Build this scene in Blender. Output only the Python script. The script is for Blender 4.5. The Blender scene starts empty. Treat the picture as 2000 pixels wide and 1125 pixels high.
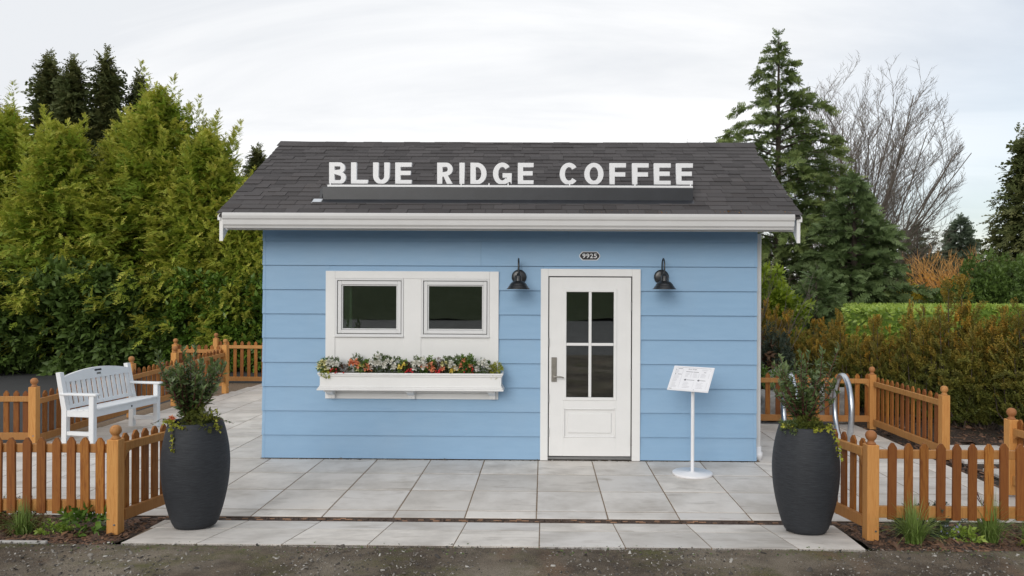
import bpy, math, random
import numpy as np
from mathutils import Vector, Matrix

# ------------------------------------------------------------------ camera, sky, sun, exposure
S = bpy.context.scene
COL = S.collection
R = math.radians
random.seed(7)

cam_d = bpy.data.cameras.new('camera'); cam = bpy.data.objects.new('camera', cam_d); COL.objects.link(cam)
cam_d.sensor_width = 36.0; cam_d.lens = 36.0 * 1439.36 / 2000.0
cam_d.shift_x = -0.02295
cam_d.clip_start = 0.05; cam_d.clip_end = 2000.0
cam.matrix_world = (Matrix.Translation((0.1732, -8.469, 1.9778)) @ Matrix.Rotation(0.0113, 4, 'Z')
                    @ Matrix.Rotation(R(90), 4, 'X') @ Matrix.Rotation(0.0047, 4, 'Z'))
S.camera = cam
S.render.resolution_x, S.render.resolution_y = 1024, 576

SUN_EL, SUN_AZ = R(21), R(200)          # azimuth clockwise from +Y: the light comes from behind the camera, a little left
world = bpy.data.worlds.new('World'); S.world = world; world.use_nodes = True
wt = world.node_tree; wt.nodes.clear()
def wn(t, **k):
    n = wt.nodes.new(t)
    for a, b in k.items(): setattr(n, a, b)
    return n
w_out = wn('ShaderNodeOutputWorld'); w_bg = wn('ShaderNodeBackground'); w_bg.inputs[1].default_value = 0.1
w_sky = wn('ShaderNodeTexSky', sky_type='NISHITA', sun_disc=False, sun_elevation=SUN_EL, sun_rotation=SUN_AZ)
w_sky.air_density = 1.0; w_sky.dust_density = 1.5
w_tc = wn('ShaderNodeTexCoord'); w_sep = wn('ShaderNodeSeparateXYZ')
wt.links.new(w_tc.outputs['Generated'], w_sep.inputs[0])
def wm(op, a, b=None, clamp=False):
    n = wn('ShaderNodeMath', operation=op); n.use_clamp = clamp
    for i, v in enumerate((a, b)):
        if v is None: continue
        if isinstance(v, (int, float)): n.inputs[i].default_value = v
        else: wt.links.new(v, n.inputs[i])
    return n.outputs[0]
zc = wm('ADD', wm('MAXIMUM', w_sep.outputs[2], 0.0), 0.16)
w_cmb = wn('ShaderNodeCombineXYZ')
wt.links.new(wm('DIVIDE', w_sep.outputs[0], zc), w_cmb.inputs[0]); wt.links.new(wm('DIVIDE', w_sep.outputs[1], zc), w_cmb.inputs[1])
w_map = wn('ShaderNodeMapping'); w_map.inputs['Scale'].default_value = (0.42, 1.0, 1.0); w_map.inputs['Rotation'].default_value = (0, 0, R(12)); w_map.inputs['Location'].default_value = (3.1, 1.7, 0)
wt.links.new(w_cmb.outputs[0], w_map.inputs[0])
def wnoise(scale, detail, rough, dist=0.0):
    n = wn('ShaderNodeTexNoise'); n.inputs['Scale'].default_value = scale; n.inputs['Detail'].default_value = detail
    n.inputs['Roughness'].default_value = rough; n.inputs['Distortion'].default_value = dist
    wt.links.new(w_map.outputs[0], n.inputs['Vector']); return n.outputs['Fac']
cn = wnoise(1.05, 7, 0.58, 0.7)
w_rmp = wn('ShaderNodeValToRGB'); wt.links.new(cn, w_rmp.inputs[0])
e = w_rmp.color_ramp.elements
e[0].position = 0.36; e[0].color = (0.70, 0.72, 0.75, 1); e[1].position = 0.60; e[1].color = (0.93, 0.93, 0.93, 1)
w_sc = wn('ShaderNodeVectorMath', operation='SCALE'); wt.links.new(w_rmp.outputs[0], w_sc.inputs[0]); w_sc.inputs['Scale'].default_value = 10.0
thin = wnoise(0.42, 4, 0.5, 0.3)
cover = wm('SUBTRACT', 1.16, wm('MULTIPLY', wm('ADD', wm('MULTIPLY', w_sep.outputs[0], 0.9), wm('SUBTRACT', thin, 0.45)), 1.15), True)
cover = wm('MAXIMUM', cover, 0.45)
w_mix = wn('ShaderNodeMix', data_type='RGBA'); wt.links.new(cover, w_mix.inputs['Factor'])
w_skb = wn('ShaderNodeVectorMath', operation='SCALE'); wt.links.new(w_sky.outputs[0], w_skb.inputs[0]); w_skb.inputs['Scale'].default_value = 1.05
wt.links.new(w_skb.outputs[0], w_mix.inputs[6]); wt.links.new(w_sc.outputs[0], w_mix.inputs[7])
wt.links.new(w_mix.outputs[2], w_bg.inputs[0]); wt.links.new(w_bg.outputs[0], w_out.inputs[0])

sun_d = bpy.data.lights.new('sun', 'SUN'); sun_d.energy = 1.15; sun_d.angle = R(30); sun_d.color = (1.0, 0.96, 0.9)
sun = bpy.data.objects.new('sun', sun_d); COL.objects.link(sun)
sdir = Vector((math.sin(SUN_AZ) * math.cos(SUN_EL), math.cos(SUN_AZ) * math.cos(SUN_EL), math.sin(SUN_EL)))
sun.rotation_euler = (-sdir).to_track_quat('-Z', 'Y').to_euler()
S.view_settings.view_transform = 'Standard'; S.view_settings.look = 'None'; S.view_settings.gamma = 1.0
S.view_settings.use_curve_mapping = False; S.view_settings.exposure = 0.27

# ------------------------------------------------------------------ helpers
OFF = {}
def tag(o, label=None, cat=None, group=None, kind=None):
    if label: o['label'] = label
    if cat: o['category'] = cat
    if group: o['group'] = group
    if kind: o['kind'] = kind
    return o
def thing(name, label, cat, loc=(0, 0, 0), rz=0.0, group=None):
    o = bpy.data.objects.new(name, None); COL.objects.link(o); o.empty_display_size = 0.1
    o.location = loc; o.rotation_euler = (0, 0, rz); tag(o, label, cat, group); return o
def link(name, me, parent=None, loc=None, rot=None, scale=None):
    o = bpy.data.objects.new(name, me); COL.objects.link(o)
    if parent is not None: o.parent = parent
    if loc is not None: o.location = loc
    if rot is not None: o.rotation_euler = rot
    if scale is not None: o.scale = scale
    return o

class MB:
    def __init__(s): s.v = []; s.f = []; s.sm = []
    def add(s, vs, fs, smooth=False):
        n = len(s.v); s.v += [tuple(p) for p in vs]
        for f in fs: s.f.append(tuple(i + n for i in f)); s.sm.append(smooth)
        return s
    def box(s, x0, x1, y0, y1, z0, z1, c=0.0):
        if c <= 0:
            vs = [(x, y, z) for z in (z0, z1) for y in (y0, y1) for x in (x0, x1)]
            return s.add(vs, [(0, 2, 3, 1), (4, 5, 7, 6), (0, 1, 5, 4), (2, 6, 7, 3), (0, 4, 6, 2), (1, 3, 7, 5)])
        c = min(c, (x1 - x0) * .49, (y1 - y0) * .49, (z1 - z0) * .49)
        vs = []; idx = {}
        lo, hi = (x0, y0, z0), (x1, y1, z1)
        for k in range(8):
            b = (k & 1, k >> 1 & 1, k >> 2 & 1)
            for ax in range(3):
                p = []
                for a in range(3):
                    q = hi[a] if b[a] else lo[a]
                    if a != ax: q += -c if b[a] else c
                    p.append(q)
                idx[(k, ax)] = len(vs); vs.append(tuple(p))
        fs = []
        for ax in range(3):
            u, w = (ax + 1) % 3, (ax + 2) % 3
            for side in (0, 1):
                q = []
                for (bu, bw) in ((0, 0), (1, 0), (1, 1), (0, 1)):
                    k = (side << ax) | (bu << u) | (bw << w); q.append(idx[(k, ax)])
                fs.append(tuple(q if side else q[::-1]))
        for ax in range(3):
            u, w = (ax + 1) % 3, (ax + 2) % 3
            for bu in (0, 1):
                for bw in (0, 1):
                    k0 = (bu << u) | (bw << w); k1 = k0 | (1 << ax)
                    q = [idx[(k0, u)], idx[(k1, u)], idx[(k1, w)], idx[(k0, w)]]
                    fs.append(tuple(q if (bu == bw) else q[::-1]))
        for k in range(8):
            t = [idx[(k, 0)], idx[(k, 1)], idx[(k, 2)]]
            par = (k & 1) + (k >> 1 & 1) + (k >> 2 & 1)
            fs.append(tuple(t if par % 2 else t[::-1]))
        return s.add(vs, fs)
    def prism(s, poly, axis, a, b):          # poly: 2d points in the other two axes (in order), extruded a..b
        def P(p, t):
            if axis == 0: return (t, p[0], p[1])
            if axis == 1: return (p[0], t, p[1])
            return (p[0], p[1], t)
        n = len(poly); vs = [P(p, a) for p in poly] + [P(p, b) for p in poly]
        fs = [tuple(range(n)), tuple(range(2 * n - 1, n - 1, -1))]
        for i in range(n): j = (i + 1) % n; fs.append((i, i + n, j + n, j))
        return s.add(vs, fs)
    def tube(s, pts, rad, seg=8, cap=True, smooth=True):
        pts = [Vector(p) for p in pts]; n = len(pts)
        if not hasattr(rad, '__len__'): rad = [rad] * n
        prev = None; base = len(s.v); vs = []
        for i, p in enumerate(pts):
            d = (pts[min(i + 1, n - 1)] - pts[max(i - 1, 0)]).normalized()
            if prev is None:
                u = d.orthogonal().normalized()
            else:
                u = (prev - d * prev.dot(d)); u = u.normalized() if u.length > 1e-6 else d.orthogonal().normalized()
            prev = u; w = d.cross(u)
            for k in range(seg):
                a = 2 * math.pi * k / seg; vs.append(p + (u * math.cos(a) + w * math.sin(a)) * rad[i])
        fs = []
        for i in range(n - 1):
            for k in range(seg):
                q = (k + 1) % seg; fs.append((i * seg + k, i * seg + q, (i + 1) * seg + q, (i + 1) * seg + k))
        s.add(vs, fs, smooth)
        if cap: 
            s.add(vs[:seg], [tuple(range(seg))[::-1]]); s.add(vs[-seg:], [tuple(range(seg))])
        return s
    def lathe(s, prof, c=(0, 0, 0), seg=24, smooth=True):   # prof: (r, z) upward on the outside
        vs = []; fs = []
        for (r, z) in prof:
            for k in range(seg):
                a = 2 * math.pi * k / seg; vs.append((c[0] + r * math.cos(a), c[1] + r * math.sin(a), c[2] + z))
        for i in range(len(prof) - 1):
            for k in range(seg):
                q = (k + 1) % seg; fs.append((i * seg + k, i * seg + q, (i + 1) * seg + q, (i + 1) * seg + k))
        return s.add(vs, fs, smooth)
    def mesh(s, name, mat):
        me = bpy.data.meshes.new(name); me.from_pydata(s.v, [], s.f)
        me.polygons.foreach_set('use_smooth', s.sm); me.materials.append(M[mat] if isinstance(mat, str) else mat)
        me.update(); return me
    def build(s, name, mat, parent=None, world=False):
        if world and parent is not None:
            r = parent
            while r.parent is not None: r = r.parent
            L = r.location; s.v = [(x - L.x, y - L.y, z - L.z) for x, y, z in s.v]
        return link(name, s.mesh(name, mat), parent)

def fast_mesh(name, V, F, tint, mat, smooth=False):
    V = np.asarray(V, np.float32); F = np.asarray(F, np.int32)
    me = bpy.data.meshes.new(name); nf, k = F.shape
    me.vertices.add(len(V)); me.vertices.foreach_set('co', V.ravel())
    me.loops.add(nf * k); me.loops.foreach_set('vertex_index', F.ravel())
    me.polygons.add(nf); me.polygons.foreach_set('loop_start', np.arange(0, nf * k, k, dtype=np.int32))
    if smooth: me.polygons.foreach_set('use_smooth', np.ones(nf, bool))
    me.update(calc_edges=True)
    if tint is not None:
        at = me.attributes.new('tint', 'FLOAT_COLOR', 'POINT')
        c = np.ones((len(V), 4), np.float32); c[:, :3] = tint; at.data.foreach_set('color', c.ravel())
    me.materials.append(M[mat] if isinstance(mat, str) else mat)
    return me

# ------------------------------------------------------------------ materials
M = {}
def new_mat(name):
    m = bpy.data.materials.new(name); m.use_nodes = True; M[name] = m
    nt = m.node_tree; b = nt.nodes['Principled BSDF']; return m, nt, b
def N(nt, t, **k):
    n = nt.nodes.new(t)
    for a, b in k.items(): setattr(n, a, b)
    return n
def noise(nt, scale, detail=4, rough=0.55, coord='Object', sc=(1, 1, 1), rnd=False, dist=0.0):
    tc = N(nt, 'ShaderNodeTexCoord'); mp = N(nt, 'ShaderNodeMapping'); mp.inputs['Scale'].default_value = sc
    nt.links.new(tc.outputs[coord], mp.inputs[0]); src = mp.outputs[0]
    if rnd:
        oi = N(nt, 'ShaderNodeObjectInfo'); ad = N(nt, 'ShaderNodeVectorMath', operation='ADD'); ml = N(nt, 'ShaderNodeMath', operation='MULTIPLY')
        ml.inputs[1].default_value = 57.3; nt.links.new(oi.outputs['Random'], ml.inputs[0])
        nt.links.new(src, ad.inputs[0]); nt.links.new(ml.outputs[0], ad.inputs[1]); src = ad.outputs[0]
    n = N(nt, 'ShaderNodeTexNoise'); n.inputs['Scale'].default_value = scale; n.inputs['Detail'].default_value = detail
    n.inputs['Roughness'].default_value = rough; n.inputs['Distortion'].default_value = dist
    nt.links.new(src, n.inputs['Vector']); return n.outputs['Fac']
def ramp(nt, fac, stops):
    r = N(nt, 'ShaderNodeValToRGB'); nt.links.new(fac, r.inputs[0]); el = r.color_ramp.elements
    while len(el) < len(stops): el.new(0.5)
    for q, (p, c) in zip(el, stops): q.position = p; q.color = (*c, 1)
    return r.outputs[0]
def mixc(nt, fac, a, b, mode='MIX'):
    m = N(nt, 'ShaderNodeMix', data_type='RGBA', blend_type=mode)
    for s, v in ((m.inputs['Factor'], fac), (m.inputs[6], a), (m.inputs[7], b)):
        if isinstance(v, (int, float)): s.default_value = v
        elif isinstance(v, tuple): s.default_value = (*v, 1)
        else: nt.links.new(v, s)
    return m.outputs[2]
def mth(nt, op, a, b=0.0, clamp=False):
    m = N(nt, 'ShaderNodeMath', operation=op); m.use_clamp = clamp
    for i, v in enumerate((a, b)):
        if isinstance(v, (int, float)): m.inputs[i].default_value = v
        else: nt.links.new(v, m.inputs[i])
    return m.outputs[0]
def bump(nt, b, h, strength=0.2, dist=0.01):
    n = N(nt, 'ShaderNodeBump'); n.inputs['Strength'].default_value = strength; n.inputs['Distance'].default_value = dist
    nt.links.new(h, n.inputs['Height']); nt.links.new(n.outputs[0], b.inputs['Normal'])
def objrand(nt): return N(nt, 'ShaderNodeObjectInfo').outputs['Random']
def simple(name, col, rough=0.5, metal=0.0, var=0.06, scale=6.0, bmp=0.0, spec=0.5, bscale=60.0):
    m, nt, b = new_mat(name)
    f = noise(nt, scale, 5, 0.6)
    c0 = tuple(max(0, c * (1 - var)) for c in col); c1 = tuple(min(1, c * (1 + var)) for c in col)
    nt.links.new(ramp(nt, f, [(0.3, c0), (0.7, c1)]), b.inputs['Base Color'])
    b.inputs['Roughness'].default_value = rough; b.inputs['Metallic'].default_value = metal; b.inputs['Specular IOR Level'].default_value = spec
    if bmp: bump(nt, b, noise(nt, bscale, 3), bmp, 0.004)
    return m

# painted lap siding
m, nt, b = new_mat('siding_blue')
g = noise(nt, 5.0, 6, 0.6, sc=(0.6, 1, 3.0), coord='Object')
c = ramp(nt, g, [(0.3, (0.245, 0.400, 0.580)), (0.7, (0.270, 0.430, 0.61))])
d = noise(nt, 1.1, 5, 0.65)
c = mixc(nt, mth(nt, 'MULTIPLY', mth(nt, 'SUBTRACT', d, 0.5, True), 0.55), c, (0.37, 0.45, 0.53))
c = mixc(nt, mth(nt, 'MULTIPLY', objrand(nt), 0.16), c, (0.32, 0.45, 0.59))
nt.links.new(c, b.inputs['Base Color']); b.inputs['Roughness'].default_value = 0.55; b.inputs['Specular IOR Level'].default_value = 0.35
bump(nt, b, noise(nt, 30.0, 5, 0.7, sc=(0.25, 1, 3.0)), 0.25, 0.003)
simple('white_paint', (0.78, 0.775, 0.765), 0.42, var=0.025, scale=4, bmp=0.05, spec=0.4)
simple('white_vinyl', (0.70, 0.70, 0.70), 0.35, var=0.02, scale=5, spec=0.5)
simple('gutter_white', (0.63, 0.625, 0.62), 0.35, var=0.03, scale=3, spec=0.5)
simple('letter_white', (0.8, 0.8, 0.81), 0.4, var=0.02, scale=6)
simple('stand_white', (0.8, 0.8, 0.82), 0.35, var=0.015, scale=6)
simple('bench_white', (0.78, 0.79, 0.80), 0.5, var=0.03, scale=9, bmp=0.06, spec=0.4)
simple('lamp_black', (0.018, 0.019, 0.021), 0.32, var=0.2, scale=8, spec=0.6)
simple('flash_black', (0.014, 0.016, 0.021), 0.4, var=0.25, scale=5, bmp=0.15, spec=0.6, bscale=9)
simple('steel', (0.55, 0.58, 0.62), 0.34, metal=1.0, var=0.12, scale=14, bmp=0.05)
simple('nickel', (0.36, 0.34, 0.31), 0.38, metal=1.0, var=0.08, scale=20)
simple('hinge', (0.25, 0.25, 0.25), 0.4, metal=0.9, var=0.1)
simple('plate_black', (0.02, 0.02, 0.025), 0.4)
simple('ink', (0.22, 0.22, 0.24), 0.7, var=0.2)
simple('ink_light', (0.5, 0.5, 0.53), 0.7, var=0.1)
simple('sheet_white', (0.8, 0.8, 0.83), 0.25, var=0.01, spec=0.5)
simple('rubber', (0.02, 0.02, 0.02), 0.7)
simple('interior', (0.10, 0.10, 0.105), 0.8, var=0.15)
simple('interior_green', (0.33, 0.52, 0.29), 0.8, var=0.08)
simple('counter', (0.14, 0.13, 0.12), 0.5, var=0.2)
simple('potting_soil', (0.03, 0.022, 0.016), 0.95, var=0.4, scale=40, bmp=0.5)
simple('boulder', (0.33, 0.32, 0.30), 0.85, var=0.3, scale=5, bmp=0.6, bscale=14)
simple('bark', (0.075, 0.058, 0.045), 0.9, var=0.4, scale=12, bmp=0.6, bscale=18)
simple('bark_grey', (0.17, 0.145, 0.125), 0.9, var=0.35, scale=9, bmp=0.5, bscale=18)
simple('twig_orange', (0.64, 0.34, 0.10), 0.8, var=0.25, scale=2)
simple('twig_grey', (0.135, 0.112, 0.092), 0.85, var=0.25, scale=2)
simple('stem_red', (0.11, 0.035, 0.03), 0.7, var=0.3)
simple('road_far', (0.13, 0.128, 0.13), 0.9, var=0.3, scale=1.2)
simple('concrete', (0.36, 0.35, 0.33), 0.9, var=0.15, scale=8, bmp=0.3)
simple('brown_fence', (0.16, 0.085, 0.055), 0.8, var=0.2, scale=6)
simple('rope_yellow', (0.55, 0.38, 0.08), 0.7)

# planter: dark ribbed composite
m, nt, b = new_mat('planter_charcoal')
h = noise(nt, 34.0, 4, 0.65, sc=(0.4, 0.4, 6.5))
nt.links.new(ramp(nt, h, [(0.3, (0.012, 0.014, 0.018)), (0.7, (0.036, 0.040, 0.047))]), b.inputs['Base Color'])
b.inputs['Roughness'].default_value = 0.62; b.inputs['Specular IOR Level'].default_value = 0.4
bump(nt, b, h, 0.75, 0.004)

# cedar
def cedar(name, cols, tone):
    m, nt, b = new_mat(name)
    grain = noise(nt, 9.0, 5, 0.6, sc=(9, 9, 0.55), rnd=True, dist=1.3)
    fine = noise(nt, 60.0, 3, 0.6, sc=(6, 6, 0.25), rnd=True)
    col = ramp(nt, grain, [(0.30, cols[0]), (0.47, cols[1]), (0.56, cols[2]), (0.68, cols[1])])
    r = objrand(nt)
    col = mixc(nt, mth(nt, 'MULTIPLY', mth(nt, 'POWER', r, 1.4), tone), col, cols[3])
    col = mixc(nt, mth(nt, 'MULTIPLY', mth(nt, 'FRACT', mth(nt, 'MULTIPLY', r, 7.31)), tone * .55), col, (cols[0][0] * .62, cols[0][1] * .55, cols[0][2] * .6))
    col = mixc(nt, mth(nt, 'MULTIPLY', fine, 0.35), col, (cols[0][0] * .8, cols[0][1] * .8, cols[0][2] * .8))
    nt.links.new(col, b.inputs['Base Color']); b.inputs['Roughness'].default_value = 0.6; b.inputs['Specular IOR Level'].default_value = 0.3
    bump(nt, b, mth(nt, 'ADD', grain, fine), 0.35, 0.002)
cedar('cedar_picket', ((0.16, 0.048, 0.011), (0.40, 0.148, 0.026), (0.52, 0.225, 0.045), (0.24, 0.080, 0.022)), 0.95)
cedar('cedar_rail', ((0.38, 0.165, 0.045), (0.51, 0.245, 0.072), (0.58, 0.31, 0.10), (0.42, 0.19, 0.065)), 0.6)
cedar('cedar_post', ((0.52, 0.22, 0.055), (0.66, 0.315, 0.088), (0.73, 0.385, 0.12), (0.55, 0.255, 0.085)), 0.5)
cedar('cedar_ball', ((0.36, 0.15, 0.045), (0.50, 0.235, 0.075), (0.57, 0.29, 0.10), (0.38, 0.155, 0.065)), 0.9)

# roof shingles
m, nt, b = new_mat('shingle')
r = objrand(nt); sp = noise(nt, 160.0, 2, 0.7, coord='Object', rnd=True)
pw = noise(nt, 3.0, 3, 0.5, rnd=True)
col = mixc(nt, r, (0.040, 0.037, 0.038), (0.078, 0.072, 0.073))
col = mixc(nt, mth(nt, 'MULTIPLY', sp, 0.5), col, (0.105, 0.097, 0.096))
col = mixc(nt, mth(nt, 'MULTIPLY', mth(nt, 'SUBTRACT', pw, 0.5, True), 0.8), col, (0.085, 0.066, 0.057))
nt.links.new(col, b.inputs['Base Color']); b.inputs['Roughness'].default_value = 0.9; b.inputs['Specular IOR Level'].default_value = 0.25
bump(nt, b, sp, 0.5, 0.004)

# paving slabs
m, nt, b = new_mat('slab')
r = objrand(nt)
cl = noise(nt, 2.0, 6, 0.6, coord='Object', rnd=True); fn = noise(nt, 120.0, 3, 0.7, coord='Object', rnd=True)
st = noise(nt, 4.5, 5, 0.6, coord='Object', rnd=True, sc=(0.5, 1.6, 1), dist=0.5)
col = ramp(nt, r, [(0.0, (0.60, 0.565, 0.525)), (0.25, (0.71, 0.66, 0.605)), (0.5, (0.66, 0.63, 0.60)), (0.75, (0.74, 0.695, 0.645)), (1.0, (0.78, 0.725, 0.66))])
col = mixc(nt, mth(nt, 'MULTIPLY', mth(nt, 'SUBTRACT', cl, 0.42, True), 3.6, True), col, (0.475, 0.44, 0.40))
col = mixc(nt, mth(nt, 'MULTIPLY', mth(nt, 'SUBTRACT', st, 0.56, True), 4.0, True), col, (0.34, 0.295, 0.25))
col = mixc(nt, mth(nt, 'MULTIPLY', fn, 0.22), col, (0.33, 0.32, 0.30))
nt.links.new(col, b.inputs['Base Color'])
nt.links.new(ramp(nt, cl, [(0.3, (0.45,) * 3), (0.7, (0.75,) * 3)]), b.inputs['Roughness']); b.inputs['Specular IOR Level'].default_value = 0.35
bump(nt, b, fn, 0.25, 0.003)
simple('joint_sand', (0.20, 0.145, 0.095), 0.95, var=0.4, scale=30, bmp=0.4)
simple('drain_brown', (0.075, 0.050, 0.037), 0.8, var=0.5, scale=22)
simple('drain_rust', (0.30, 0.17, 0.10), 0.8, var=0.5, scale=9)

# road: worn asphalt with grit and moss
m, nt, b = new_mat('road_asphalt')
big = noise(nt, 0.9, 5, 0.6); mid = noise(nt, 5.0, 6, 0.65); gr = noise(nt, 150.0, 3, 0.75); mo = noise(nt, 1.6, 6, 0.68, sc=(1, 1.7, 1))
col = ramp(nt, mid, [(0.28, (0.052, 0.038, 0.027)), (0.5, (0.108, 0.082, 0.058)), (0.72, (0.20, 0.158, 0.112))])
col = mixc(nt, mth(nt, 'MULTIPLY', mth(nt, 'SUBTRACT', big, 0.46, True), 4.5, True), col, (0.30, 0.255, 0.195))
col = mixc(nt, mth(nt, 'MULTIPLY', mth(nt, 'SUBTRACT', mo, 0.50, True), 5.5, True), col, (0.115, 0.112, 0.035))
col = mixc(nt, mth(nt, 'MULTIPLY', mth(nt, 'SUBTRACT', noise(nt, 1.3, 4, 0.6, sc=(1.3, 0.8, 1)), 0.58, True), 4.0, True), col, (0.20, 0.115, 0.065))
col = mixc(nt, ramp(nt, gr, [(0.36, (0.75,) * 3), (0.5, (0,) * 3)]), col, (0.02, 0.017, 0.014))
col = mixc(nt, ramp(nt, gr, [(0.58, (0,) * 3), (0.68, (0.7,) * 3)]), col, (0.30, 0.27, 0.225))
nt.links.new(col, b.inputs['Base Color']); b.inputs['Roughness'].default_value = 0.9; b.inputs['Specular IOR Level'].default_value = 0.3
bump(nt, b, mth(nt, 'ADD', gr, mth(nt, 'MULTIPLY', mid, 0.8)), 0.9, 0.012)
m, nt, b = new_mat('driveway_asphalt')
gr = noise(nt, 120.0, 3, 0.7); mid = noise(nt, 1.5, 5, 0.6)
col = mixc(nt, gr, ramp(nt, mid, [(0.3, (0.020, 0.020, 0.021)), (0.7, (0.036, 0.035, 0.037))]), (0.05, 0.05, 0.05))
nt.links.new(col, b.inputs['Base Color']); b.inputs['Roughness'].default_value = 0.85; bump(nt, b, gr, 0.5, 0.006)
m, nt, b = new_mat('gravel')
gr = noise(nt, 45.0, 3, 0.7)
nt.links.new(ramp(nt, gr, [(0.3, (0.11, 0.11, 0.11)), (0.7, (0.36, 0.36, 0.355))]), b.inputs['Base Color']); b.inputs['Roughness'].default_value = 0.9; bump(nt, b, gr, 0.9, 0.02)
m, nt, b = new_mat('mulch')
gr = noise(nt, 38.0, 5, 0.7); mid = noise(nt, 2.5, 5, 0.6)
col = ramp(nt, gr, [(0.3, (0.022, 0.014, 0.010)), (0.55, (0.062, 0.040, 0.028)), (0.75, (0.13, 0.085, 0.058))])
col = mixc(nt, mth(nt, 'MULTIPLY', mth(nt, 'SUBTRACT', mid, 0.55, True), 3.0, True), col, (0.05, 0.055, 0.018))
nt.links.new(col, b.inputs['Base Color']); b.inputs['Roughness'].default_value = 0.95; bump(nt, b, gr, 1.0, 0.03)
m, nt, b = new_mat('chip')
col = ramp(nt, objrand(nt), [(0, (0.05, 0.03, 0.02)), (1, (0.2, 0.12, 0.08))])
at = N(nt, 'ShaderNodeAttribute', attribute_name='tint')
nt.links.new(mixc(nt, at.outputs['Fac'], (0.028, 0.018, 0.013), (0.23, 0.125, 0.075)), b.inputs['Base Color']); b.inputs['Roughness'].default_value = 0.9
m, nt, b = new_mat('pebble')
at = N(nt, 'ShaderNodeAttribute', attribute_name='tint')
nt.links.new(ramp(nt, at.outputs['Fac'], [(0.0, (0.035, 0.030, 0.026)), (0.6, (0.14, 0.12, 0.10)), (0.9, (0.27, 0.25, 0.22)), (1.0, (0.5, 0.48, 0.44))]), b.inputs['Base Color']); b.inputs['Roughness'].default_value = 0.85
m, nt, b = new_mat('lawn')
gr = noise(nt, 8.0, 6, 0.7)
nt.links.new(ramp(nt, gr, [(0.3, (0.03, 0.045, 0.015)), (0.7, (0.075, 0.10, 0.035))]), b.inputs['Base Color']); b.inputs['Roughness'].default_value = 0.95; bump(nt, b, gr, 1.0, 0.1)
m, nt, b = new_mat('far_ground')
gr = noise(nt, 0.8, 6, 0.7)
nt.links.new(ramp(nt, gr, [(0.3, (0.04, 0.04, 0.02)), (0.7, (0.08, 0.085, 0.04))]), b.inputs['Base Color']); b.inputs['Roughness'].default_value = 0.95

# window glass: clear pane with a real reflection
m, nt, b = new_mat('glass'); nt.nodes.remove(b)
tr = N(nt, 'ShaderNodeBsdfTransparent'); tr.inputs[0].default_value = (0.85, 0.88, 0.86, 1)
gl = N(nt, 'ShaderNodeBsdfGlossy'); gl.inputs['Roughness'].default_value = 0.012; gl.inputs[0].default_value = (0.9, 0.92, 0.92, 1)
fr = N(nt, 'ShaderNodeFresnel'); fr.inputs[0].default_value = 2.3
mx = N(nt, 'ShaderNodeMixShader'); nt.links.new(fr.outputs[0], mx.inputs[0]); nt.links.new(tr.outputs[0], mx.inputs[1]); nt.links.new(gl.outputs[0], mx.inputs[2])
nt.links.new(mx.outputs[0], nt.nodes['Material Output'].inputs[0])

# leaves: colour from the leaf's own tint (r = leaf to leaf, g = base to tip)
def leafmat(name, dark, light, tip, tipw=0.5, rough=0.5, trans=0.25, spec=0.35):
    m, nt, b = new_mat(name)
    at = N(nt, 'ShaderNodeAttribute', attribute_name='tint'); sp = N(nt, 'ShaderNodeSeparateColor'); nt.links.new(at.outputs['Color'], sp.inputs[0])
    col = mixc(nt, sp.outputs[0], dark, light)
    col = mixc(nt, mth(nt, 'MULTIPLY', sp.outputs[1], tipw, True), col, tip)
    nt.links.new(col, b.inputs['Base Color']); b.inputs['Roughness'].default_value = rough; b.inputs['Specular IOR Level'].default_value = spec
    tl = N(nt, 'ShaderNodeBsdfTranslucent'); nt.links.new(col, tl.inputs[0])
    mx = N(nt, 'ShaderNodeMixShader'); mx.inputs[0].default_value = trans
    nt.links.new(b.outputs[0], mx.inputs[1]); nt.links.new(tl.outputs[0], mx.inputs[2]); nt.links.new(mx.outputs[0], nt.nodes['Material Output'].inputs[0])
leafmat('leaf_cypress', (0.205, 0.30, 0.034), (0.47, 0.535, 0.066), (0.72, 0.58, 0.13), 0.8, 0.6, 0.36)
leafmat('leaf_cypress_dark', (0.095, 0.120, 0.040), (0.185, 0.195, 0.068), (0.29, 0.25, 0.10), 0.4, 0.65, 0.3)
leafmat('leaf_hemlock', (0.055, 0.100, 0.022), (0.125, 0.195, 0.040), (0.17, 0.23, 0.05), 0.3, 0.5)
leafmat('leaf_laurel', (0.055, 0.115, 0.016), (0.150, 0.26, 0.036), (0.22, 0.32, 0.05), 0.4, 0.38, 0.2, 0.5)
leafmat('leaf_cedar', (0.088, 0.145, 0.048), (0.195, 0.25, 0.075), (0.29, 0.30, 0.10), 0.4, 0.6)
leafmat('leaf_spruce', (0.070, 0.118, 0.040), (0.155, 0.215, 0.078), (0.26, 0.33, 0.15), 0.4, 0.6)
leafmat('leaf_pine', (0.085, 0.085, 0.05), (0.16, 0.145, 0.085), (0.22, 0.17, 0.09), 0.4, 0.7)
leafmat('leaf_far', (0.085, 0.120, 0.080), (0.145, 0.185, 0.12), (0.21, 0.25, 0.16), 0.4, 0.7)
leafmat('leaf_yew', (0.095, 0.115, 0.024), (0.25, 0.235, 0.040), (0.66, 0.325, 0.036), 1.0, 0.6, 0.32)
leafmat('leaf_hedge', (0.16, 0.26, 0.035), (0.36, 0.48, 0.075), (0.48, 0.55, 0.13), 0.5, 0.42, 0.25, 0.45)
leafmat('leaf_bright', (0.09, 0.15, 0.012), (0.20, 0.28, 0.02), (0.32, 0.36, 0.03), 0.6, 0.45)
leafmat('leaf_shrub', (0.048, 0.082, 0.024), (0.125, 0.175, 0.052), (0.22, 0.28, 0.12), 0.55, 0.4, 0.2, 0.5)
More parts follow.
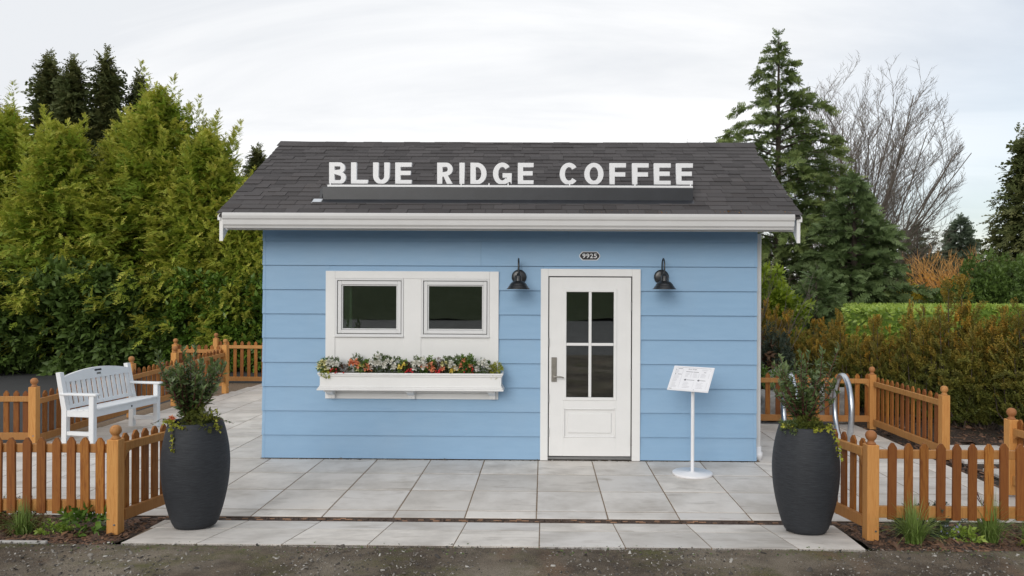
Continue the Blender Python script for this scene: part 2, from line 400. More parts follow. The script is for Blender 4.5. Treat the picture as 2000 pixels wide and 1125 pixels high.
leafmat('leaf_heath', (0.06, 0.085, 0.012), (0.15, 0.17, 0.025), (0.26, 0.25, 0.04), 0.5, 0.6)
leafmat('leaf_jenny', (0.20, 0.23, 0.02), (0.42, 0.42, 0.05), (0.52, 0.48, 0.07), 0.4, 0.5)
leafmat('leaf_orange', (0.42, 0.17, 0.02), (0.62, 0.30, 0.04), (0.65, 0.36, 0.05), 0.4, 0.6)
leafmat('leaf_yellow', (0.25, 0.20, 0.02), (0.55, 0.42, 0.04), (0.6, 0.5, 0.06), 0.4, 0.6)
leafmat('leaf_maroon', (0.07, 0.035, 0.022), (0.16, 0.085, 0.045), (0.14, 0.12, 0.05), 0.5, 0.55)
leafmat('leaf_grass', (0.11, 0.185, 0.035), (0.23, 0.35, 0.075), (0.38, 0.44, 0.16), 0.45, 0.5)
leafmat('leaf_rosemary', (0.035, 0.055, 0.035), (0.085, 0.115, 0.075), (0.14, 0.17, 0.12), 0.4, 0.6)
leafmat('leaf_dead', (0.11, 0.055, 0.028), (0.26, 0.14, 0.075), (0.28, 0.17, 0.10), 0.3, 0.8)
leafmat('petal_white', (0.72, 0.70, 0.62), (0.85, 0.85, 0.80), (0.86, 0.85, 0.75), 0.3, 0.55, 0.3)
leafmat('petal_cream', (0.62, 0.60, 0.30), (0.80, 0.76, 0.45), (0.8, 0.75, 0.4), 0.3, 0.55, 0.3)
leafmat('petal_coral', (0.62, 0.17, 0.085), (0.80, 0.33, 0.18), (0.80, 0.42, 0.16), 0.35, 0.55, 0.3)
leafmat('petal_yellow', (0.70, 0.48, 0.05), (0.80, 0.68, 0.16), (0.8, 0.7, 0.3), 0.3, 0.55, 0.3)
leafmat('petal_blue', (0.35, 0.38, 0.62), (0.50, 0.52, 0.75), (0.6, 0.6, 0.8), 0.3, 0.55, 0.3)
simple('berry_red', (0.50, 0.02, 0.025), 0.3, var=0.2)

# ------------------------------------------------------------------ foliage generator
def tri_fan_leaf(w=0.28, fold=0.07, curl=-0.08):
    V = [(0, 0, 0), (-w, .42, fold), (0, .5, 0), (w, .42, fold), (0, 1, curl)]
    F = [(0, 2, 1), (1, 2, 4), (0, 3, 2), (3, 4, 2)]
    return np.array(V, float), np.array(F, int), np.array([0, .4, .5, .4, 1.0])
def merge(parts):
    V, F, T = [], [], []; n = 0
    for v, f, t in parts: V.append(v); F.append(f + n); T.append(t); n += len(v)
    return np.vstack(V), np.vstack(F), np.concatenate(T)
def spray_flat(seed, pairs=7, droop=0.28, ang=44, wid=0.045, sub=2):       # flat fern-like conifer spray, length 1 along +y
    rg = np.random.default_rng(seed); parts = []
    def ax(s): return np.array([0.05 * math.sin(3 * s + seed), s, -droop * s * s])
    def blade(p, q, w, t0, t1):
        d = q - p; n = np.array([-d[1], d[0], 0]); n = n / (np.linalg.norm(n) + 1e-9) * w
        m = p + d * 0.45
        parts.append((np.array([p - n * .4, p + n * .4, m + n, q, m - n]), np.array([(0, 1, 2), (0, 2, 4), (4, 2, 3)]), np.array([t0, t0, (t0 + t1) / 2, t1, (t0 + t1) / 2])))
    blade(ax(0.0), ax(0.5), wid * .5, 0, .3); blade(ax(0.45), ax(1.0), wid * .7, .4, 1)
    for i in range(pairs):
        s = 0.1 + 0.82 * i / (pairs - 1)
        for sd in (-1, 1):
            l = (0.44 * (1 - s) ** 0.75 + 0.10) * rg.uniform(.75, 1.2); a = R(ang + rg.uniform(-9, 9))
            p = ax(s); q = p + np.array([sd * math.sin(a) * l, math.cos(a) * l, -0.10 * l - droop * l * .5])
            blade(p, q, wid, s * .5, min(1, s * .6 + .5))
            for k in range(sub):
                t = .35 + .4 * k / max(1, sub - 1); pp = p + (q - p) * t; b2 = a + sd * 0 + R(-36 if k % 2 else 30); l2 = l * .42
                blade(pp, pp + np.array([sd * math.sin(b2) * l2, math.cos(b2) * l2, -.05 * l2]), wid * .75, s * .5 + .2, min(1, s * .6 + .5))
    return merge(parts)
def twig_needles(seed, shoots=4, nn=7, nl=0.13, spread=55, droop=0.1, ring=3, nw=.17):      # needled conifer twig, length 1 along +y
    rg = np.random.default_rng(seed); parts = []
    def shoot(p, d, L, t0):
        d = d / np.linalg.norm(d); u = np.cross(d, [0, 0, 1.0]); u /= np.linalg.norm(u) + 1e-9; w = np.cross(u, d)
        for i in range(nn):
            s = (i + .3) / nn
            for k in range(ring):
                a = rg.uniform(0, 6.283); o = p + d * L * s; out = u * math.cos(a) + w * math.sin(a)
                tip = o + (out * .75 + d * .65) * nl * (1.1 - .4 * s); sd = np.cross(out, d) * nl * nw
                parts.append((np.array([o - sd, o + sd, tip]), np.array([(0, 1, 2)]), np.array([t0 + s * .5, t0 + s * .5, t0 + s * .6])))
    shoot(np.zeros(3), np.array([0, 1, -droop]), 1.0, 0.2)
    for i in range(shoots):
        s = .15 + .6 * i / shoots; sd = -1 if i % 2 else 1; a = R(spread)
        shoot(np.array([0, s, -droop * s]), np.array([sd * math.sin(a), math.cos(a), -droop - .08]), .55 * (1 - s * .6), .2)
    return merge(parts)
def leaf_cluster(seed, n=7, w=0.24, ll=0.5, spread=1.0):                     # leafy shoot, length about 1 along +y
    rg = np.random.default_rng(seed); parts = []
    for i in range(n):
        v, f, t = tri_fan_leaf(w, .06, rg.uniform(-.2, .02)); L = ll * rg.uniform(.75, 1.15)
        a = i * 2.4 + rg.uniform(-.3, .3); el = R(rg.uniform(25, 70)) * spread
        d = np.array([math.cos(a) * math.sin(el), math.cos(el), math.sin(a) * math.sin(el)])
        u = np.cross(d, [0.0, .3, 1.0]); u /= np.linalg.norm(u) + 1e-9; w_ = np.cross(u, d)
        B = np.stack([u, d, w_], 1) * L
        parts.append((v @ B.T + np.array([0, .62 * i / n, 0]), f, t * .6 + .4 * i / n))
    return merge(parts)
TPL = {
    'cyp': [spray_flat(s, pairs=4, sub=0, wid=0.075, droop=.45, ang=38) for s in range(4)], 'ced': [spray_flat(s + 20, pairs=5, droop=0.22, ang=50, wid=0.07, sub=0) for s in range(3)],
    'hem': [spray_flat(s + 10, pairs=6, droop=0.4, ang=58, wid=0.06, sub=1) for s in range(3)],
    'ned': [twig_needles(s) for s in range(3)],
    'yew': [twig_needles(s + 5, shoots=6, nn=5, nl=0.16, spread=34, droop=-0.05, ring=2, nw=.26) for s in range(3)],
    'leaf': [leaf_cluster(s) for s in range(4)],
    'leafs': [leaf_cluster(s + 9, 6, 0.15, 0.6, 0.8) for s in range(3)],
    'one': [tri_fan_leaf()], 'onew': [tri_fan_leaf(0.42, .05, -.12)],
}
def unit(a): return a / (np.linalg.norm(a, axis=-1, keepdims=True) + 1e-9)
def scatter(pos, dirs, sizes, tints, tpls, rg, roll=0.5, flat=True):
    """pos,dirs (N,3); template y -> dir, template z -> up-ish (with random roll)."""
    N_ = len(pos); d = unit(dirs)
    up = np.tile(np.array([0, 0, 1.0]), (N_, 1)) + rg.normal(0, roll, (N_, 3)) if flat else rg.normal(0, 1, (N_, 3))
    u = unit(np.cross(d, up)); w = np.cross(u, d)
    B = np.stack([u, d, w], 2) * np.asarray(sizes).reshape(-1, 1, 1)
    which = rg.integers(0, len(tpls), N_); Vs, Fs, Ts = [], [], []; n = 0
    for k, (v, f, t) in enumerate(tpls):
        ix = np.where(which == k)[0]
        if len(ix) == 0: continue
        P = np.einsum('nij,vj->nvi', B[ix], v) + pos[ix][:, None, :]
        nv = len(v); Vs.append(P.reshape(-1, 3))
        Fs.append((f[None] + (n + np.arange(len(ix)) * nv)[:, None, None]).reshape(-1, 3)); n += len(ix) * nv
        tt = np.zeros((len(ix), nv, 3)); tt[:, :, 0] = tints[ix][:, None, 0]; tt[:, :, 1] = np.clip(t[None] * tints[ix][:, None, 1], 0, 1)
        Ts.append(tt.reshape(-1, 3))
    return np.vstack(Vs), np.vstack(Fs), np.vstack(Ts)
def cat_mesh(name, groups, mat):
    V, F, T = [], [], []; n = 0
    for v, f, t in groups: V.append(v); F.append(f + n); T.append(t); n += len(v)
    return fast_mesh(name, np.vstack(V), np.vstack(F), np.vstack(T), mat)
def trunk_mesh(h, r, mat, seed=0, lean=0.0, base=-0.1, limbs=0, limb_len=1.0, z0=0.3):
    rg = random.Random(seed); mb = MB(); pts = []
    for i in range(9):
        t = i / 8; pts.append((lean * t * t + rg.uniform(-.02, .02) * h * .1, rg.uniform(-.02, .02) * h * .1, base + (h - base) * t))
    mb.tube(pts, [r * (1 - .93 * i / 8) for i in range(9)], 8)
    for k in range(limbs):
        t = z0 + (0.95 - z0) * k / max(1, limbs); a = k * 2.4; L = limb_len * (1.05 - t)
        p = Vector((lean * t * t, 0, h * t)); q = p + Vector((math.cos(a), math.sin(a), .25)) * L
        mb.tube([p, p.lerp(q, .5) + Vector((0, 0, -.03 * L)), q], [r * .28 * (1.1 - t), r * .18 * (1.1 - t), r * .05], 5)
    return mb.mesh('trunk', mat)

def plume_tree(seed, h, rad, z0=0.05, ncl=260, per=9, size=0.55, tpl='cyp', pw=0.75, lump=0.22, up=0.35, tops=1, tintb=0.35, spires=0):
    """dense conifer crown of plume-like clumps of sprays over a rounded cone."""
    rg = np.random.default_rng(seed)
    t = rg.uniform(0, 1, ncl) ** 0.85; a = rg.uniform(0, 2 * math.pi, ncl)
    prof = lambda t: np.clip((1 - t), 0, 1) ** pw * (0.72 + 0.28 * np.clip(t / .18, 0, 1))
    ph = rg.uniform(0, 6.28, 4)
    lum = 1 + lump * (np.sin(3 * a + ph[0] + 4 * t) * .5 + np.sin(5 * a + ph[1] - 7 * t) * .35 + np.sin(11 * t + ph[2] + 2 * a) * .35)
    rr = rad * prof(t) * lum * rg.uniform(.82, 1.04, ncl) + 0.05
    c = np.stack([np.cos(a) * rr, np.sin(a) * rr, h * (z0 + (1 - z0) * t)], 1)
    out = np.stack([np.cos(a), np.sin(a), up + 1.2 * t ** 3 + rg.normal(0, .18, ncl)], 1); out = unit(out)
    ctint = rg.uniform(0, .5, ncl)
    L = rg.uniform(.45, 1.15, ncl)
    ci = np.repeat(np.arange(ncl), per); s = rg.uniform(0, 1, ncl * per)
    pos = c[ci] - out[ci] * (L[ci] * (1 - s))[:, None] + rg.normal(0, .14, (ncl * per, 3)) * (.22 + 1.0 * (1 - s))[:, None]
    pos[:, 2] = np.maximum(pos[:, 2], .12)
    dr = out[ci] + rg.normal(0, .45, (ncl * per, 3)); dr[:, 2] -= .12
    sz = size * rg.uniform(.65, 1.15, ncl * per) * (0.75 + .25 * (1 - t[ci]))
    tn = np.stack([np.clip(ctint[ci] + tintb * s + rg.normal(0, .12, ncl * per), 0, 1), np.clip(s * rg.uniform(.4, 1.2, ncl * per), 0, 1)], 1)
    groups = [scatter(pos, dr, sz, tn, TPL[tpl], rg, .35)]
    # inner fill so that the crown is not hollow
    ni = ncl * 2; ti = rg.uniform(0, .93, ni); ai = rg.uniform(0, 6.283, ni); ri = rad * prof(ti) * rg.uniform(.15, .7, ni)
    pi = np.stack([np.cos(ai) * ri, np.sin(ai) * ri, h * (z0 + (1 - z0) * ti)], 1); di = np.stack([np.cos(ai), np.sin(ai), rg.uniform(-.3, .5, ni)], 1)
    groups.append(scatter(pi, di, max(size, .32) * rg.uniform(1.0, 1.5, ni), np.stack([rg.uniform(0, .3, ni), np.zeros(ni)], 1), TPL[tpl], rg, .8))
    for q in range(spires):                                 # ragged upright plumes over the upper crown
        tq = rg.uniform(.45, .97); aq = rg.uniform(0, 6.283); rq = rad * float(prof(np.array(tq))) * rg.uniform(.55, 1.0); hq = rg.uniform(.6, 1.25)
        nq = 70; sq = rg.uniform(0, 1, nq); bq = rg.uniform(0, 6.283, nq); wq = (1 - sq) ** .8 * .20 * rg.uniform(.2, 1, nq)
        base = np.array([math.cos(aq) * rq, math.sin(aq) * rq, h * (z0 + (1 - z0) * tq) - .2]); ln = np.array([math.cos(aq) * .28, math.sin(aq) * .28, 1.0]) * hq
        pq_ = base + ln * sq[:, None] + np.stack([np.cos(bq) * wq, np.sin(bq) * wq, np.zeros(nq)], 1)
        dq = np.stack([np.cos(bq) * .7, np.sin(bq) * .7, .55 + .9 * sq], 1)
        groups.append(scatter(pq_, dq, size * (.75 - .35 * sq) * rg.uniform(.8, 1.2, nq), np.stack([rg.uniform(.25, .8, nq), sq * .8], 1), TPL[tpl], rg, .3))
    # leader tips
    nt_ = 34 * tops; k = rg.integers(0, tops, nt_); ox = (k - (tops - 1) / 2) * rad * .35; s = rg.uniform(0, 1, nt_)
    a2 = rg.uniform(0, 6.283, nt_); rr = (1 - s) * .22 * rad ** .5
    pt = np.stack([ox + np.cos(a2) * rr * .5, np.sin(a2) * rr * .5, h * (.86 + .16 * s) - np.abs(ox) * .5], 1)
    dt = np.stack([np.cos(a2) * .6, np.sin(a2) * .6, .7 + s], 1)
    groups.append(scatter(pt, dt, size * rg.uniform(.45, .8, nt_), np.stack([rg.uniform(.2, .7, nt_), s * .6], 1), TPL[tpl], rg, .3))
    return groups
def tree(name, label, cat, loc, groups, leaf, trunk, group=None, rz=0.0):
    o = thing(name, label, cat, loc, rz, group); link('trunk', trunk, o); link('crown', cat_mesh('crown', groups, leaf), o); return o
def copy_tree(o, loc, label, rz=0.0, sc=(1, 1, 1)):
    c = o.copy(); COL.objects.link(c); c.location = loc; c.rotation_euler = (0, 0, rz); c.scale = sc; c['label'] = label
    for ch in list(o.children):
        d = ch.copy(); COL.objects.link(d); d.parent = c
        for g in list(ch.children): q = g.copy(); COL.objects.link(q); q.parent = d
    return c
def blob_groups(seed, rx, ry, rz_, n, size, tpl, zc=None, lump=0.2, inner=0.35, updir=0.35, zmin=0.03, shell=0.25, tip=1.0, squash=2.0):
    rg = np.random.default_rng(seed); zc = rz_ if zc is None else zc
    d = unit(rg.normal(0, 1, (n, 3))); ph = rg.uniform(0, 6.28, 3)
    lum = 1 + lump * (np.sin(4 * d[:, 0] + ph[0] + 3 * d[:, 2]) * .6 + np.sin(7 * d[:, 1] + ph[1] - 4 * d[:, 0]) * .4 + np.sin(9 * d[:, 2] + ph[2]) * .3)
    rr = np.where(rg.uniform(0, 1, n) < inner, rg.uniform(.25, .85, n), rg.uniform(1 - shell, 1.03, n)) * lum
    sg = np.sign(d) * np.abs(d) ** (2 / squash)
    p = sg * rr[:, None] * np.array([rx, ry, rz_]); p[:, 2] += zc
    keep = p[:, 2] > zmin; p, d, rr = p[keep], d[keep], rr[keep]; n = len(p)
    dr = d + rg.normal(0, .45, (n, 3)); dr[:, 2] += updir
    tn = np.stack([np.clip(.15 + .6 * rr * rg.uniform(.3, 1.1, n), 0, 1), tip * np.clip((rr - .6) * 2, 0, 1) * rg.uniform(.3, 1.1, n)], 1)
    return [scatter(p, dr, size * rg.uniform(.7, 1.2, n), tn, TPL[tpl], rg, .6)]

# ------------------------------------------------------------------ setting: ground, road, patio, beds
def sheet(name, pts, z, mat, kind='structure'):
    me = bpy.data.meshes.new(name); me.from_pydata([(x, y, z if not callable(z) else z(x, y)) for x, y in pts], [], [tuple(range(len(pts)))])
    me.materials.append(M[mat]); me.update(); o = link(name, me); tag(o, kind=kind); return o
def grid_sheet(name, x0, x1, nx, y0, y1, ny, zf, mat):
    xs = np.linspace(x0, x1, nx); ys = np.linspace(y0, y1, ny); X, Y = np.meshgrid(xs, ys); Z = zf(X, Y)
    V = np.stack([X, Y, Z], -1).reshape(-1, 3); i = np.arange(nx * ny).reshape(ny, nx)
    F = np.stack([i[:-1, :-1], i[:-1, 1:], i[1:, 1:], i[1:, :-1]], -1).reshape(-1, 4)
    o = link(name, fast_mesh(name, V, F, None, mat, True)); tag(o, kind='structure'); return o
def wob(X, Y, s=1.0): return (np.sin(X * 2.1 * s + Y * 1.3) + np.sin(X * 4.7 * s - Y * 3.9 + 1) * .6 + np.sin(X * 11.3 * s + Y * 8.1 * s + 2) * .35 + np.sin(Y * 17 * s - X * 7) * .25)
sheet('ground', [(-400, -300), (400, -300), (400, 600), (-400, 600)], -0.06, 'far_ground')
grid_sheet('road', -14, 14, 360, -12.0, -3.165, 120, lambda X, Y: 0.121 + 0.0035 * wob(X, Y, 1.5) - 0.012 * np.clip((Y + 3.2) / .03, 0, 1), 'road_asphalt')
sheet('road_beyond', [(-60, -34), (60, -34), (60, -11.98), (-60, -11.98)], 0.105, 'road_far')
sheet('driveway', [(-40, -2.1), (-6.28, -2.1), (-6.28, 0.5), (-5.82, 5.2), (-6.9, 5.3), (-6.9, 6.75), (-2.5, 6.75), (-2.5, 16), (-40, 16)], -0.02, 'driveway_asphalt')
sheet('gravel_yard', [(2.4, 2.25), (4.95, 2.25), (6.0, 5.4), (2.4, 8.0)], -0.02, 'gravel')
grid_sheet('yew_bed', 4.72, 13.0, 90, -2.0, 9.0, 90, lambda X, Y: -0.028 + 0.012 * wob(X, Y) + 0.10 * np.clip((X - 5.6 + (Y - 1) * .5) / 2, 0, 1), 'mulch')

patio = sheet('patio', [(-6.25, -2.16), (4.74, -2.16), (4.74, 2.25), (2.3, 2.25), (2.3, 6.6), (-6.25, 6.6)], -0.0028, 'joint_sand')
rp = random.Random(3); SLAB = {}
def slab(x0, x1, y0, y1, parent):
    w, d = x1 - x0, y1 - y0
    if w < .05 or d < .05: return
    k = (round(w, 3), round(d, 3))
    if k not in SLAB:
        SLAB[k] = MB().box(-w / 2, w / 2, -d / 2, d / 2, -.04, 0, .004).mesh('paving_slab', 'slab')
    link('paving_slab', SLAB[k], parent, ((x0 + x1) / 2 + rp.uniform(-.001, .001), (y0 + y1) / 2, rp.uniform(-.0006, .0006)), (rp.uniform(-.001, .001), rp.uniform(-.001, .001), rp.uniform(-.002, .002)))
TX, GX, J = 0.616, -2.962, 0.0045
ylines = [-2.151, -1.94, -1.295, -0.652, -0.012] + [-0.012 + .6 * k for k in range(1, 12)]
for r_ in range(len(ylines) - 1):
    y0, y1 = ylines[r_] + .0075, ylines[r_ + 1] - .0075
    ym = (y0 + y1) / 2
    for k in range(-7, 14):
        x0, x1 = GX + TX * k + J, GX + TX * (k + 1) - J
        lim = -6.22 if ym < .4 else -6.18 + .1 * (ym - .4)
        x0 = max(x0, lim); x1 = min(x1, 4.73)
        if x1 - x0 < .05: continue
        if ym > 2.2 and x1 > -2.4: continue
        if 0 < ym < 2.9:
            if x0 > -3.09 and x1 < 2.66: continue
            if x0 < -3.09 < x1: x1 = -3.09
            if x0 < 2.66 < x1: x0 = 2.66
        slab(x0, x1, y0, y1, patio)
# trench drain
drain = MB().box(-6.2, 4.72, -2.258, -2.155, -.06, -.022).build('trench_drain', 'drain_brown'); tag(drain, kind='structure')
x = -6.19; q = 0; dr = random.Random(5); GR = []
for v in range(3):
    mb = MB()
    for (ya, yb) in ((-.052, -.046), (.046, .052)): mb.box(-.249, .249, ya, yb, -.03, -.001)
    for row in range(4):
        yy = -.034 + .0227 * row; xx = -.247 + .03 * (row % 2)
        while xx < .235:
            L = dr.uniform(.03, .075); L = min(L, .247 - xx); mb.box(xx, xx + L, yy - .0085, yy + .0085, -.02, -.004 - dr.uniform(0, .006)); xx += L + .007
    GR.append((mb.mesh('grate', 'drain_brown')))
    mb = MB()
    for _ in range(6):
        xx = dr.uniform(-.24, .18); row = dr.randint(0, 3); L = dr.uniform(.03, .07); yy = -.034 + .0227 * row
        mb.box(xx, xx + L, yy - .006, yy + .006, -.012, -.0025)
    GR[-1] = (GR[-1], mb.mesh('rusty_bar', 'drain_rust'))
for i in range(21):
    g = link('grate', GR[i % 3][0], drain, (-5.94 + .502 * i, -2.2065, 0)); link('rusty_bar', GR[(i * 2) % 3][1], g)
# sloping apron in front of the drain
AP_S, AP_A = 0.945, math.atan2(0.130, 0.93)
apron = thing('apron', None, None, (0, -2.262, -0.001)); tag(apron, kind='structure'); apron.rotation_euler = (-AP_A, 0, 0)
MB().prism([(-3.03, 0), (-2.86, -AP_S), (2.47, -AP_S), (2.62, 0)], 2, -.06, -.0028).build('joint_bed', 'joint_sand', apron)
def apx(side, s): return -3.03 + .17 * s / AP_S if side < 0 else 2.62 - .15 * s / AP_S
for (s0, s1) in ((0.003, .351), (.367, AP_S)):
    for k in range(-1, 10):
        a, b_ = GX + TX * k + J + .03, GX + TX * (k + 1) - J + .03
        pa = [max(a, apx(-1, s0)), max(a, apx(-1, s1))]; pb = [min(b_, apx(1, s0)), min(b_, apx(1, s1))]
        if min(pb[0] - pa[0], pb[1] - pa[1]) < .03: continue
        MB().prism([(pa[0], -s0), (pa[1], -s1), (pb[1], -s1), (pb[0], -s0)], 2, -.04, rp.uniform(-.0005, .0005)).build('paving_slab', 'slab', apron)

# front planting beds, left and right of the apron
def bed(name, x0, x1):
    def zf(X, Y):
        t = np.clip((-2.2 - Y) / .95, 0, 1); return -.012 + .105 * t ** 1.3 + .010 * wob(X, Y, 1.8) * np.clip(t * 4, 0, 1) * np.clip((1 - t) * 6, 0.2, 1)
    return grid_sheet(name, x0, x1, 200, -3.175, -2.165, 60, zf, 'mulch'), zf
bedL, zL = bed('front_bed_left', -8.0, -3.01); bedR, zR = bed('front_bed_right', 2.60, 8.0)
# bark chips and dead leaves on the beds, grit on the road
rg = np.random.default_rng(11)
def chips(name, xr, yr, n, zf, size, mat, flatz=0.35):
    x = rg.uniform(*xr, n); y = rg.uniform(*yr, n); z = zf(x, y)
    V0 = np.array([(-1, -.45, 0), (1, -.4, 0), (.9, .45, 0), (-.95, .5, 0), (-.8, -.3, .5), (.8, -.35, .5), (.75, .3, .5), (-.8, .35, .5)]) * np.array([1, 1, flatz])
    F0 = np.array([(4, 5, 6), (4, 6, 7), (0, 1, 5), (0, 5, 4), (1, 2, 6), (1, 6, 5), (2, 3, 7), (2, 7, 6), (3, 0, 4), (3, 4, 7)])
    a = rg.uniform(0, 6.283, n); s = size * rg.lognormal(0, .45, n); tl = rg.normal(0, .35, (n, 2))
    ca, sa = np.cos(a), np.sin(a); V = V0[None] * s[:, None, None]
    X = V[:, :, 0] * ca[:, None] - V[:, :, 1] * sa[:, None]; Y = V[:, :, 0] * sa[:, None] + V[:, :, 1] * ca[:, None]
    Z = V[:, :, 2] + X * tl[:, :1] + Y * tl[:, 1:]
    P = np.stack([X + x[:, None], Y + y[:, None], Z + z[:, None]], -1)
    F = (F0[None] + (np.arange(n) * 8)[:, None, None]).reshape(-1, 3)
    t = np.repeat(rg.uniform(0, 1, n), 8)
    o = link(name, fast_mesh(name, P.reshape(-1, 3), F, np.stack([t] * 3, 1), mat)); return o
tag(chips('bark_chips', (-5.2, -3.03), (-3.13, -2.2), 5200, zL, .012, 'chip'), 'dark brown bark chips covering the bed by the left front fence', 'mulch', kind='stuff')
tag(chips('bark_chips', (2.62, 4.9), (-3.13, -2.2), 5200, zR, .012, 'chip'), 'reddish brown bark chips covering the bed by the right front fence', 'mulch', kind='stuff')
tag(chips('bark_chips', (4.75, 8.5), (-1.4, 4.0), 5000, lambda x, y: -.02 + .1 * np.clip((x - 5.6 + (y - 1) * .5) / 2, 0, 1), .02, 'chip'), 'bark chips under the rusty yew hedge', 'mulch', kind='stuff')
tag(chips('road_grit', (-5.6, 5.6), (-4.6, -3.17), 16000, lambda x, y: np.full_like(x, .121), .0055, 'pebble', .9), 'loose grit and small stones scattered over the road edge', 'grit', kind='stuff')
tag(chips('wall_gravel', (-3.05, 2.62), (-.032, -.012), 700, lambda x, y: np.full_like(x, -.004), .008, 'pebble', .9), 'line of small gravel along the foot of the blue wall', 'gravel', kind='stuff')
MB().box(-8, -3.42, -3.185, -3.15, .02, .128, .006).build('bed_edging', 'concrete')
tag(bpy.data.objects['bed_edging'], kind='structure')
# side path slabs at the right
path = sheet('path', [(4.97, -1.15), (8.4, -1.15), (8.4, .95), (4.97, .95)], -.012, 'mulch')
for (x0, x1, y0, y1) in ((5.0, 5.9, -.95, -.32), (5.0, 5.9, .02, .42), (5.0, 5.9, .5, .9), (5.95, 7.0, .05, .88), (5.95, 7.0, -.95, -.32), (7.05, 8.2, -.9, .85)): 
    w, d = x1 - x0, y1 - y0
    link('paving_slab', MB().box(-w / 2, w / 2, -d / 2, d / 2, -.05, 0.02, .005).mesh('paving_slab', 'slab'), path, ((x0 + x1) / 2, (y0 + y1) / 2, 0.0))
# across the road behind the viewer: a grassy bank (it is what the window panes mirror)
grid_sheet('grass_bank', -60, 60, 80, -60, -33.5, 30, lambda X, Y: 0.1 + np.clip((-34 - Y) * .24, 0, 5) + .12 * wob(X * .3, Y * .3), 'lawn')

# ------------------------------------------------------------------ the coffee hut
WX0, WX1, WD = -3.065, 2.612, 2.9
hut = thing('coffee_hut', 'small pale blue lap-sided coffee hut with dark shingled gable roof', 'building', (-.2, 1.4, 0))
EX, ZB = 0.279, 0.276
WIN = (-2.225, -0.437, 1.42, 2.075); DOOR = (0.225, 1.185, 0.0, 2.115)
core = MB()
for (a, b_, z0, z1) in ((WX0 + .012, WIN[0], 0.012, 2.72), (WIN[0], WIN[1], .012, WIN[2]), (WIN[0], WIN[1], WIN[3], 2.72), (WIN[1], DOOR[0], .012, 2.72), (DOOR[0], DOOR[1], DOOR[3], 2.72), (DOOR[1], WX1 - .012, .012, 2.72)):
    core.box(a, b_, .0, .1, z0, z1)
core.box(-1.43, -1.236, .0, .1, WIN[2], WIN[3])
core.build('wall', 'interior', hut, True)
ROOF = lambda y: 2.772 + .585 * (y + .5) if y < 1.45 else 2.772 + .585 * (3.4 - y)
inn = MB()
for xa, xb in ((WX0 + .012, WX0 + .1), (WX1 - .1, WX1 - .012)):
    inn.prism([(.1, .01), (WD, .01), (WD, ROOF(WD) - .1), (1.45, ROOF(1.45) - .1), (.1, ROOF(.1) - .1)], 0, xa, xb)
inn.box(WX0 + .1, WX1 - .1, WD - .1, WD - .012, .01, 2.72)
inn.build('wall', 'interior', hut, True)
MB().box(WX0 + .1, WX1 - .1, .1, WD - .1, .01, .06).build('interior_floor', 'interior', hut, True)
MB().box(-2.9, -2.085, .17, .21, .06, 2.495).build('interior_partition', 'interior_green', hut, True)
MB().box(WX0 + .1, WX1 - .1, .1, WD - .1, 2.5, 2.55).build('interior_ceiling', 'interior', hut, True)
# lap siding, board by board
def board_mesh(L, zlo, zhi):       # local: x 0..L, face towards -y
    P = [(-.025, zlo), (-.0245, zlo + .002), (-.0045, zhi), (.0, zhi), (.0, zlo + .02), (-.012, zlo + .003)]
    mb = MB(); mb.prism(P, 0, 0, L); return mb
def opening_at(z0, z1):
    cuts = []
    if z1 - .012 > WIN[2] and z0 < WIN[3]: cuts.append((-2.30, -.375))
    if z0 < DOOR[3]: cuts.append((.17, 1.25))
    return cuts
for i in range(-1, 10):
    z0 = 0.012 if i < 0 else ZB + EX * i
    z1 = (ZB if i < 0 else ZB + EX * (i + 1)) + .012
    if i >= 8: z1 = 2.73
    if z0 > 2.7: continue
    spans = [(WX0 + .03, WX1 - .03)]
    for (ca, cb) in opening_at(z0, z1):
        spans = [s for a, b_ in spans for s in (((a, min(b_, ca)), (max(a, cb), b_)) if a < ca < b_ else ((a, b_),))]
    for (ca, cb) in opening_at(z0, z1):                      # the part of a course above an opening
        zc_ = WIN[3] + .005 if ca < -1 else DOOR[3] + .005
        if z1 > zc_ + .03:
            y_ = -.0245 + .020 * (zc_ - z0) / (z1 - z0)
            MB().prism([(y_, zc_), (-.0045, z1), (0, z1), (0, zc_)], 0, ca + .001, cb - .001).build('siding_board', 'siding_blue', hut, True)
    fin = []
    for a, b_ in spans:
        if b_ - a > 3.2 and i in (8, 7): mid_ = .45 if i == 8 else -.55; fin += [(a, mid_ - .0008), (mid_ + .0008, b_)]
        else: fin.append((a, b_))
    for a, b_ in fin:
        if b_ - a < .03: continue
        o = link('siding_board', board_mesh(b_ - a, z0, z1).mesh('siding_board', 'siding_blue'), hut, (a + .2, -1.4, 0))
    for sx, rz in ((-1, -math.pi / 2), (1, math.pi / 2)):    # end walls
        o = link('siding_board', board_mesh(WD - .06, z0, min(z1, 2.72)).mesh('siding_board', 'siding_blue'), hut,
                 ((WX0 if sx < 0 else WX1) + .2 + (.012 if sx < 0 else -.012), (WD - .03 if sx < 0 else .03) - 1.4, 0), (0, 0, rz))
    for xx in (WX0, WX1 - .032):
        MB().prism([(-.0275, z0), (-.007, z1), (.02, z1), (.02, z0)], 0, xx, xx + .032).build('corner_cap', 'siding_blue', hut, True)
z = 2.72; k = 0
while z < 3.7:                                             # gable siding
    yl = (z + EX * .5 - 2.6) / .585 - .5 + .02
    L = 2 * (1.45 - yl)
    if L > .2:
        for sx, rz in ((-1, -math.pi / 2), (1, math.pi / 2)):
            link('siding_board', board_mesh(L, z, z + EX).mesh('siding_board', 'siding_blue'), hut,
                 ((WX0 + .012 if sx < 0 else WX1 - .012) + .2, (1.45 + L / 2 if sx < 0 else 1.45 - L / 2) - 1.4, 0), (0, 0, rz))
    z += EX
